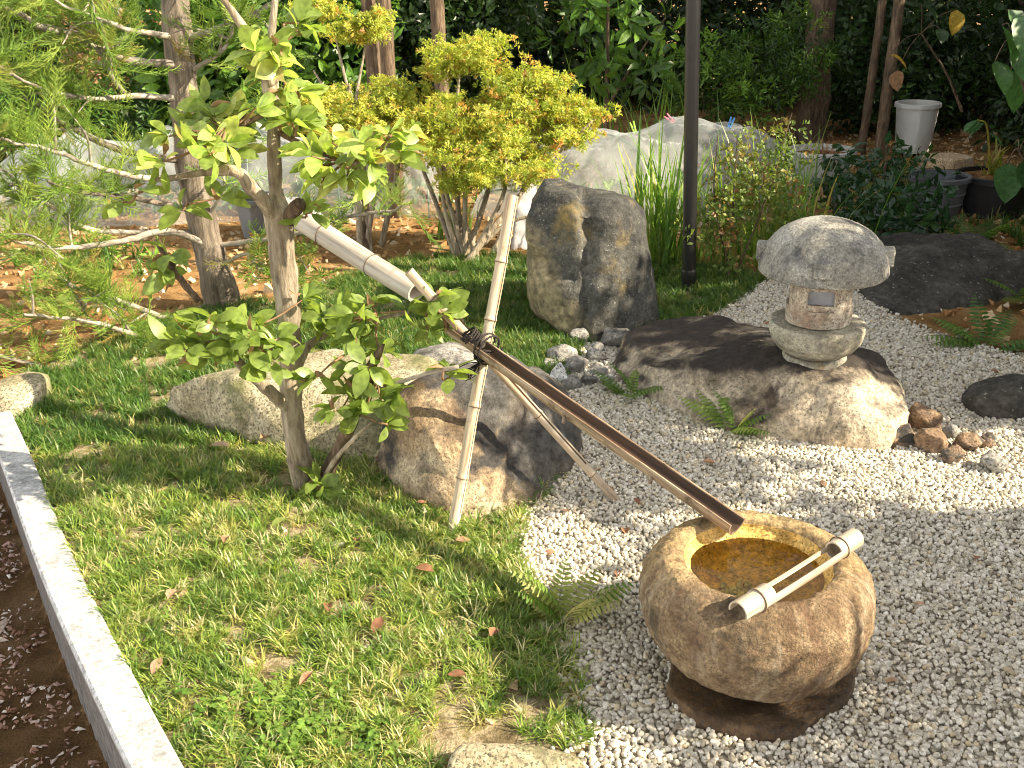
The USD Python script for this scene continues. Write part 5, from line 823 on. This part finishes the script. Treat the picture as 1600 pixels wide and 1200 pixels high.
def frond(L, az, lean, curve, q):
    n = 13; t = np.linspace(0, 1, n + 1); ang = lean + curve * t; dx = np.concatenate([[0], np.cumsum(np.sin(ang[:-1]) * L / n)]); dz = np.concatenate([[0], np.cumsum(np.cos(ang[:-1]) * L / n)])
    h = np.array([math.cos(az), math.sin(az), 0]); s = np.array([-math.sin(az), math.cos(az), 0]); p = dx[:, None] * h + dz[:, None] * np.array([0, 0, 1.0]); mb = MB(); mb.add(*tube(p, np.linspace(.0016, .0006, n + 1), 4))
    for i in range(2, n + 1):
        for k in (-1, 1):
            l = L * .20 * math.sin(min(1, (t[i] * 0.93 + .06)) * np.pi) ** .8 * q.uniform(.85, 1.1) + .004; d = k * s + .45 * (p[i] - p[i - 1]) / (L / n) + [0, 0, -.15]; d /= np.linalg.norm(d); R = frames(d[None], np.zeros(1))[0]
            tang = (p[i] - p[i - 1]) / np.linalg.norm(p[i] - p[i - 1]); nr = np.cross(d, tang); nr /= np.linalg.norm(nr); nr = nr if nr[2] > 0 else -nr; R = np.stack([np.cross(nr, d), nr, d], -1); mb.add(*put(leaf(l, l * .26 + .0015, 3, .3, .1, .4), R, p[i]))
    return mb
def fern(label, px, py, n, L, seed, z=0.0, m=M_fern, az=None, lean=(.2, .9), pale=0, leg=None):
    b = P(px, py, z); q = np.random.default_rng(seed); t = thing('fern', label, 'fern', b)
    for k in range(n):
        a = q.uniform(*(az or (0, 6.28))); fr = frond(q.uniform(*L), a, q.uniform(*lean), q.uniform(.4, 1.1), q).get(); obj('frond', (fr[0] + b + [*q.normal(0, .012, 2), 0], fr[1]), M_fernpale if k < pale else m, t, True, label='yellowish pale frond' if k < pale else None)
fern('fern at the lawn edge left of the stone basin', 880, 972, 13, (.11, .22), 1, 0.01, pale=10, lean=(.1, .8))
fern('fern growing at the front of the lantern boulder', 1142, 678, 14, (.13, .26), 2, 0.0, lean=(.15, 1.0))
fern('fern at the left end of the lantern boulder', 985, 622, 9, (.10, .2), 3, 0.0)
fern('dark fern beside the dark rock at the right', 1540, 545, 11, (.14, .26), 4, 0.0, M_ferndark, lean=(.4, 1.1)); fern('dark fern behind the dark rock at the right edge', 1600, 470, 9, (.15, .28), 5, 0.0, M_ferndark, lean=(.4, 1.1)); fern('low dark fern in front of the black pot', 1520, 385, 12, (.25, .42), 6, 0.0, M_ferndark, lean=(.5, 1.2)); fern('low fern in front of the grey pail', 1440, 375, 10, (.2, .36), 7, 0.0, M_ferndark, lean=(.5, 1.2))
M_big = leaf_mat('broad_leaf', [(0, (0.05, 0.13, 0.04)), (1, (0.08, 0.19, 0.05))], .35, .45); M_yellow = leaf_mat('yellow_leaf', [(0, (0.55, 0.36, 0.05)), (1, (0.6, 0.42, 0.06))], .4, .5)
def big_plant(label, pts, y, stemfoot, m, name='broad_leaved_plant', size=(.16, .24), seed=1, lm=None):
    q = np.random.default_rng(seed); b = np.array(stemfoot, float); t = thing(name, label, 'plant', b); tops = [PY(px, py, y + q.normal(0, .06)) for px, py in pts]; c = np.mean(tops, 0); trunk = spline([b, b + (c - b) * .5 + [.03, 0, 0], c], 6); obj('stem', tube(trunk, np.linspace(.012, .006, len(trunk)), 7), M_bark_dark, t, True)
    for k, e in enumerate(tops):
        s = spline([c, (c + e) / 2 + [0, 0, .04], e], 3); d = np.array([q.normal(0, .4), -0.7, -0.6 + q.normal(0, .3)]); R = frames((d / np.linalg.norm(d))[None], q.uniform(-.5, .5, 1))[0]; R = R @ np.diag([-1, -1, 1]) if R[2, 1] < 0 else R
        L = q.uniform(*size); lf = obj('leaf', put(leaf(L, L * .72, 5, .4, .18, .42), R, e), (lm or {}).get(k, m), t, True, label='yellow leaf' if lm and k in lm else None); obj('leaf_stalk', tube(s, .003, 5), M_bark_dark, t, True)
big_plant('broad leaved plant with large toothed leaves at the upper right corner', [(1565, 40), (1590, 70), (1555, 95), (1600, 25), (1580, 110), (1610, 80), (1575, 15)], 4.9, (2.75, 4.9, 0), M_big); big_plant('broad leaved plant half out of the picture on the right', [(1585, 225), (1600, 250), (1575, 255), (1610, 215)], 5.2, (3.0, 5.3, 0), M_big, seed=2)
big_plant('tall plant with hanging yellow leaves above the white pot', [(1495, 15), (1390, 85), (1402, 110), (1470, 45), (1440, 5)], 7.6, (3.45, 7.75, .35), M_ever, size=(.14, .2), seed=3, lm={0: M_yellow, 1: M_yellow, 2: M_rust})

# ---------------------------------------------------------------- pots, planter, pail, flat stones
M_whitepl = plain_mat('white_plastic', (0.55, 0.55, 0.53), .5, .4, .12, 6); M_potsoil = soil_mat('pot_soil', [(.3, (.06, .035, .02)), (.5, (.22, .11, .04)), (.7, (.34, .2, .09))], 14); M_blackpl = plain_mat('black_plastic', (.014, .014, .015), .3, .5, .2, 20); M_greypl = plain_mat('grey_plastic', (.13, .14, .15), .4, .5, .25, 10)
def vessel(name, label, cat, at, r0, r1, h, rim, m, soil=None, n=56, oval=1.0, lip=.012, ribs=()):
    t = thing(name, label, cat, at); pr = [(0, 0), (r0, 0)]
    for k in ribs: pr += [(r0 + (r1 - r0) * (k - .03), h * (k - .03)), (r0 + (r1 - r0) * k + .006, h * k), (r0 + (r1 - r0) * (k + .03), h * (k + .03))]
    pr += [(r1 - .002, h - rim), (r1 + lip, h - rim + .002), (r1 + lip, h - .004), (r1 + lip - .004, h), (r1 - .008, h), (r1 - .010, h * .8), (r0 - .012, .02), (0, .02)]
    m3 = revolve(pr, n); m3.apply_scale([1, oval, 1]); m3.apply_translation(at); obj('body', m3, m, t, 40)
    if soil is not None:
        q = displaced(revolve(dense([(0, h * soil - .02), (r0 + (r1 - r0) * soil - .013, h * soil - .02), (r0 + (r1 - r0) * soil - .013, h * soil), (0, h * soil + .02)], .03), 32), ((.006, 20),), 3); q.apply_scale([1, oval, 1]); q.apply_translation(at); obj('soil', q, M_potsoil, t, True)
    return t
b = PY(1425, 236, 7.9); b[2] = max(b[2], 0); vessel('plant_pot', 'tall off white plastic plant pot in the shade at the back right', 'plant pot', b, .125, .158, .37, .035, M_whitepl, .85)
b = P(1279, 282, 0); ppm = PPM(np.hypot(b[1], 1)); vessel('planter', 'wide white oval planter with dry brown stalks in it', 'planter', (b[0], b[1], 0), .17, .225, .22, .03, M_whitepl, .82, oval=.95, lip=.014)
q = np.random.default_rng(5); dry = thing('dry_stalks', 'dry brown stalks standing in the white oval planter', 'dry stalks', (b[0], b[1], .19))
for k in range(60): v, f = blade(q.uniform(.05, .16), .006, q.uniform(.2, 1.3), q.uniform(.2, 1.5), q.uniform(0, 6.28)); obj('stalk', (v + [b[0] + q.normal(0, .08), b[1] + q.normal(0, .08), .19], f), M_rust, dry, True)
b = P(1460, 338, 0); vessel('pail', 'grey plastic pail with ribs beside the black pot', 'pail', b, .13, .165, .25, .03, M_greypl, None, ribs=(.35, .6))
b = P(1545, 332, 0); vessel('plant_pot', 'big black plastic pot with a yellowish plant on the right', 'plant pot', b, .19, .215, .24, .04, M_blackpl, .9)
sp = np.array([b[0] - .03, b[1], .2]); t = thing('potted_plant', 'yellow green drooping plant growing in the big black pot', 'plant', sp)
M_ygreen = leaf_mat('yellow_green_leaf', [(0, (.16, .2, .03)), (.6, (.3, .3, .05)), (1, (.42, .36, .08))], .4, .4)
for k in range(20):
    v, f = blade(q.uniform(.12, .26), .014, q.uniform(.1, .6), q.uniform(.3, 1.5), q.uniform(0, 6.28), 5); obj('leaf', (v + sp + [q.normal(0, .025), q.normal(0, .025), q.uniform(0, .08)], f), M_ygreen, t, True)
s = spline([sp, sp + [-.03, 0, .18], sp + [-.08, -.02, .33], sp + [-.14, -.03, .36]], 5); obj('stem', tube(s, np.linspace(.008, .004, len(s)), 7), M_ygreen, t, True)
for k in (8, 11, 13, 15):
    d = np.array([-1 if k % 2 else .6, -.5, -.2]); lf = leaf(.12, .05, 4, .5, .2); R = frames((d / np.linalg.norm(d))[None], np.array([np.pi]))[0]; R = R @ np.diag([-1, -1, 1]) if R[2, 1] < 0 else R; obj('leaf', put(lf, R, s[min(k, len(s) - 1)]), M_big, t, True)
M_flat = stone_mat('flat_sandstone', [(.34, .23, .13), (.48, .35, .21), (.55, .45, .32)], 5, bump=.5)
def slab(label, px, py, y, w, th, dp, seed, m=M_flat, z=None):
    c = PY(px, py, y); q = np.random.default_rng(seed); a = np.sort(q.uniform(0, 6.28, 11)); o = np.column_stack([np.cos(a) * w / 2, np.sin(a) * dp / 2]) * q.uniform(.85, 1.1, (11, 1)); pts = np.vstack([np.column_stack([o, np.full(11, -th / 2)]), np.column_stack([o * .95, np.full(11, th / 2)])]); ms = hull_rock(pts, seed, .03, 1, ((.012, 5), (.004, 20))); ms.apply_translation(c); solo('flat_stone', ms, m, label, 'rock', smooth=40)
slab('tan flat stone lying on top of the pile beside the black pot', 1478, 252, 6.75, .36, .07, .3, 1); slab('grey flat stone in the middle of the pile', 1462, 274, 6.7, .40, .07, .34, 2, M_smallgrey); slab('pale flat stone at the bottom of the pile behind the pail', 1478, 294, 6.65, .36, .10, .34, 3, M_flat)
# grey bucket under the left row cover
b = P(405, 352, 0); b = np.array([b[0], 5.9, 0]); b[0] = PY(405, 340, 5.9)[0]; vessel('bucket', 'dark grey bucket standing between the conifer and the leafy tree', 'bucket', b, .10, .13, .24, .03, M_greypl, None)
M_sheet = plain_mat('white_sheet', (.50, .50, .53), .6, .3, .15, 8); b = np.array([PY(462, 330, 6.1)[0], 6.1, .0])
ms = hull_rock(np.array([(-.28, -.1, 0), (.22, -.12, 0), (.25, .1, 0), (-.25, .12, 0), (-.2, -.05, .16), (.05, -.06, .19), (.16, 0, .13), (-.1, .08, .17)]) * [.75, 1, 1], 15, .02, 3, ((.03, 6), (.012, 14))); ms.apply_translation(b); solo('sheet_bundle', ms, M_sheet, 'crumpled white plastic sheet beside the dark grey bucket', 'plastic sheet', smooth=True)
c = PY(822, 375, 5.5); ms = hull_rock(np.array([(-.09, -.08, -.2), (.1, -.06, -.2), (.1, .1, -.2), (-.06, .1, -.2), (-.05, -.03, .16), (.06, 0, .2), (.05, .06, .1)]), 16, .02, 3, ((.02, 8), (.008, 20))); ms.apply_translation([c[0], c[1], .19]); solo('white_bag', ms, M_sheet, 'white sack end peeping out left of the standing stone', 'sack', smooth=True)

# ---------------------------------------------------------------- fallen leaves and small plants
M_brownleaf = leaf_mat('fallen_leaf', [(0, (.20, .09, .05)), (.4, (.36, .18, .10)), (.8, (.46, .28, .18)), (1, (.5, .4, .28))], .2, .6)
def fallen(label, px, py, L, group, seed, z=.014, m=None):
    q = np.random.default_rng(seed); b = P(px, py, z); az = q.uniform(0, 6.28); d = np.array([math.cos(az), math.sin(az), q.uniform(0, .25)]); R = frames((d / np.linalg.norm(d))[None], np.zeros(1))[0]; R = R @ np.diag([-1, -1, 1]) if R[2, 1] < 0 else R
    b[2] = Hgt(b[0], b[1]) + z; return solo('fallen_leaf', put(leaf(L, L * q.uniform(.45, .7), 4, q.uniform(-.3, .6), q.uniform(.2, .9), .5), R, b), m or M_brownleaf, label, 'leaf', group, smooth=True)
for k, (px, py, lab) in enumerate([(978, 838, 'reddish brown leaf on the gravel between the pole foot and the basin'), (942, 768, 'small reddish leaf on the gravel just left of the slanting pole foot'), (932, 738, 'small brown leaf on the gravel by the right side of the brown boulder'), (1118, 725, 'brown leaf on the gravel below the fern of the lantern boulder'), (1560, 582, 'brown leaf on the gravel above the small dark rock at the right edge'), (1448, 948, 'reddish leaf lying alone on the gravel right of the basin'), (1385, 1065, 'brown leaf on the gravel right of the wet foot stone'), (890, 802, 'brown leaf on the gravel at the foot of the brown boulder'), (1590, 1055, 'brown leaf on the gravel at the right edge near the lower corner'), (1525, 870, 'brown leaf on the gravel far right of the bamboo rest'), (965, 905, 'brown leaf on the gravel between the pale fern and the basin'), (868, 868, 'brown leaf on the gravel above the pale fern'), (1160, 480, 'brown leaf on the strip of gravel behind the lantern boulder'), (1000, 790, 'brown leaf on the gravel right of the slanting pole foot'), (1420, 790, 'brown leaf on the gravel above the right end of the bamboo rest'), (1290, 760, 'brown leaf on the gravel between the lantern boulder and the basin')]): fallen(lab, px, py, rng.uniform(.022, .042), 'fallen leaves on the gravel', 700 + k)
for k, (px, py, lab) in enumerate([(515, 970, 'brown leaf in the lawn right of the pale leaf, in the middle of the turf'), (585, 1000, 'curled brown leaf on the bare patch in the middle of the lawn'), (280, 940, 'brown leaf in the lawn near the kerb'), (648, 772, 'reddish leaf at the foot of the brown boulder'), (668, 800, 'brown leaf in the grass left of the upright pole foot'), (600, 740, 'brown leaf in the grass beside the second stem of the leafy tree'), (735, 855, 'brown leaf right of the upright pole foot'), (430, 702, 'pale brown leaf against the pale boulder, left of the trunk'), (650, 900, 'brown leaf in the lawn below the upright pole'), (700, 1060, 'brown leaf in the lower part of the lawn near the gravel'), (255, 1040, 'brown leaf close beside the kerb'), (310, 672, 'small brown leaf at the left end of the pale boulder'), (560, 860, 'brown leaf in the lawn in front of the trunk'), (470, 1080, 'pale brown leaf in the small round leaved ground cover'), (780, 990, 'brown leaf in the lawn left of the pale fern'), (360, 860, 'brown leaf in the turf between trunk and kerb')]): fallen(lab, px, py, rng.uniform(.03, .055), 'fallen leaves in the lawn', 740 + k, .035)
fallen('large pink brown curled leaf in the grass below the pale boulder', 333, 715, .07, None, 760, .05); fallen('pale leaf lying in the grass in front of the leafy tree', 452, 832, .055, None, 761, .03, M_fernpale); fallen('tan leaf on the gravel by the dark rock at the right', 1512, 534, .08, None, 762); fallen('orange leaf on the black top of the lantern boulder', 1193, 506, .08, None, 763, .27)
M_clover = leaf_mat('clover_leaf', [(0, (.10, .2, .03)), (.6, (.18, .3, .05)), (1, (.26, .36, .08))], .4, .45)
def clover(seed):
    q = np.random.default_rng(seed); mb = MB()
    for _ in range(9): d = np.array([*q.normal(0, 1, 2), .35]); R = frames((d / np.linalg.norm(d))[None], np.zeros(1))[0]; R = R @ np.diag([-1, -1, 1]) if R[2, 1] < 0 else R; mb.add(*put(leaf(q.uniform(.009, .016), .011, 2, .2, .1), R, [*q.normal(0, .012, 2), q.uniform(.006, .022)]))
    return mb
n = 110; p = np.array([P(x, y)[:2] for x, y in zip(rng.normal(450, 80, n), rng.normal(1155, 34, n))]); p = p[side_of_kerb(p[:, 0], p[:, 1]) > .07]; n = len(p)
scatter('ground_cover', [(clover(k), M_clover) for k in range(4)], np.column_stack([p, Hgt(p[:, 0], p[:, 1]) + .012]), frames(np.array([0, 0, 1.0]) + .1 * rng.normal(size=(n, 3)), rng.uniform(0, 6.28, n)), rng.uniform(.7, 1.3, n), seed=31, label='small round leaved ground cover at the lower edge of the lawn', cat='ground cover')
# moss and low green under the shrubs at the back
pts = np.column_stack([rng.uniform(-3.6, .6, 900), rng.uniform(5.0, 7.2, 900)]); pts = pts[meshkit.fbm(np.column_stack([pts * 1.3, 0 * pts[:, 0]]), 3, 9) > .56]; n = len(pts)
scatter('undergrowth', [(tuft(90 + j, 14, (.05, .12), .006), M_grass2) for j in range(4)] + [ball['bright'][1]], np.column_stack([pts, Hgt(pts[:, 0], pts[:, 1]) + .01]), frames(np.array([0, 0, 1.0]) + .15 * rng.normal(size=(n, 3)), rng.uniform(0, 6.28, n)), rng.uniform(.7, 1.4, n), seed=32, label='patchy low green plants on the bare ground under the shrubs', cat='undergrowth')
pts = np.column_stack([rng.uniform(1.6, 4.2, 1500), rng.uniform(4.2, 7.2, 1500)]); pts = pts[(meshkit.fbm(np.column_stack([pts * 1.6, 0 * pts[:, 0]]), 3, 19) > .46) & ~((np.abs(pts[:, 0] - 2.15) < .75) & (pts[:, 1] < 5.1))]; n = len(pts)
scatter('undergrowth', [(tuft(95 + j, 14, (.05, .11), .006), M_grass2) for j in range(4)], np.column_stack([pts, Hgt(pts[:, 0], pts[:, 1]) + .01]), frames(np.array([0, 0, 1.0]) + .15 * rng.normal(size=(n, 3)), rng.uniform(0, 6.28, n)), rng.uniform(.7, 1.3, n), seed=33, label='dark low plants round the rocks and pots at the right', cat='undergrowth')
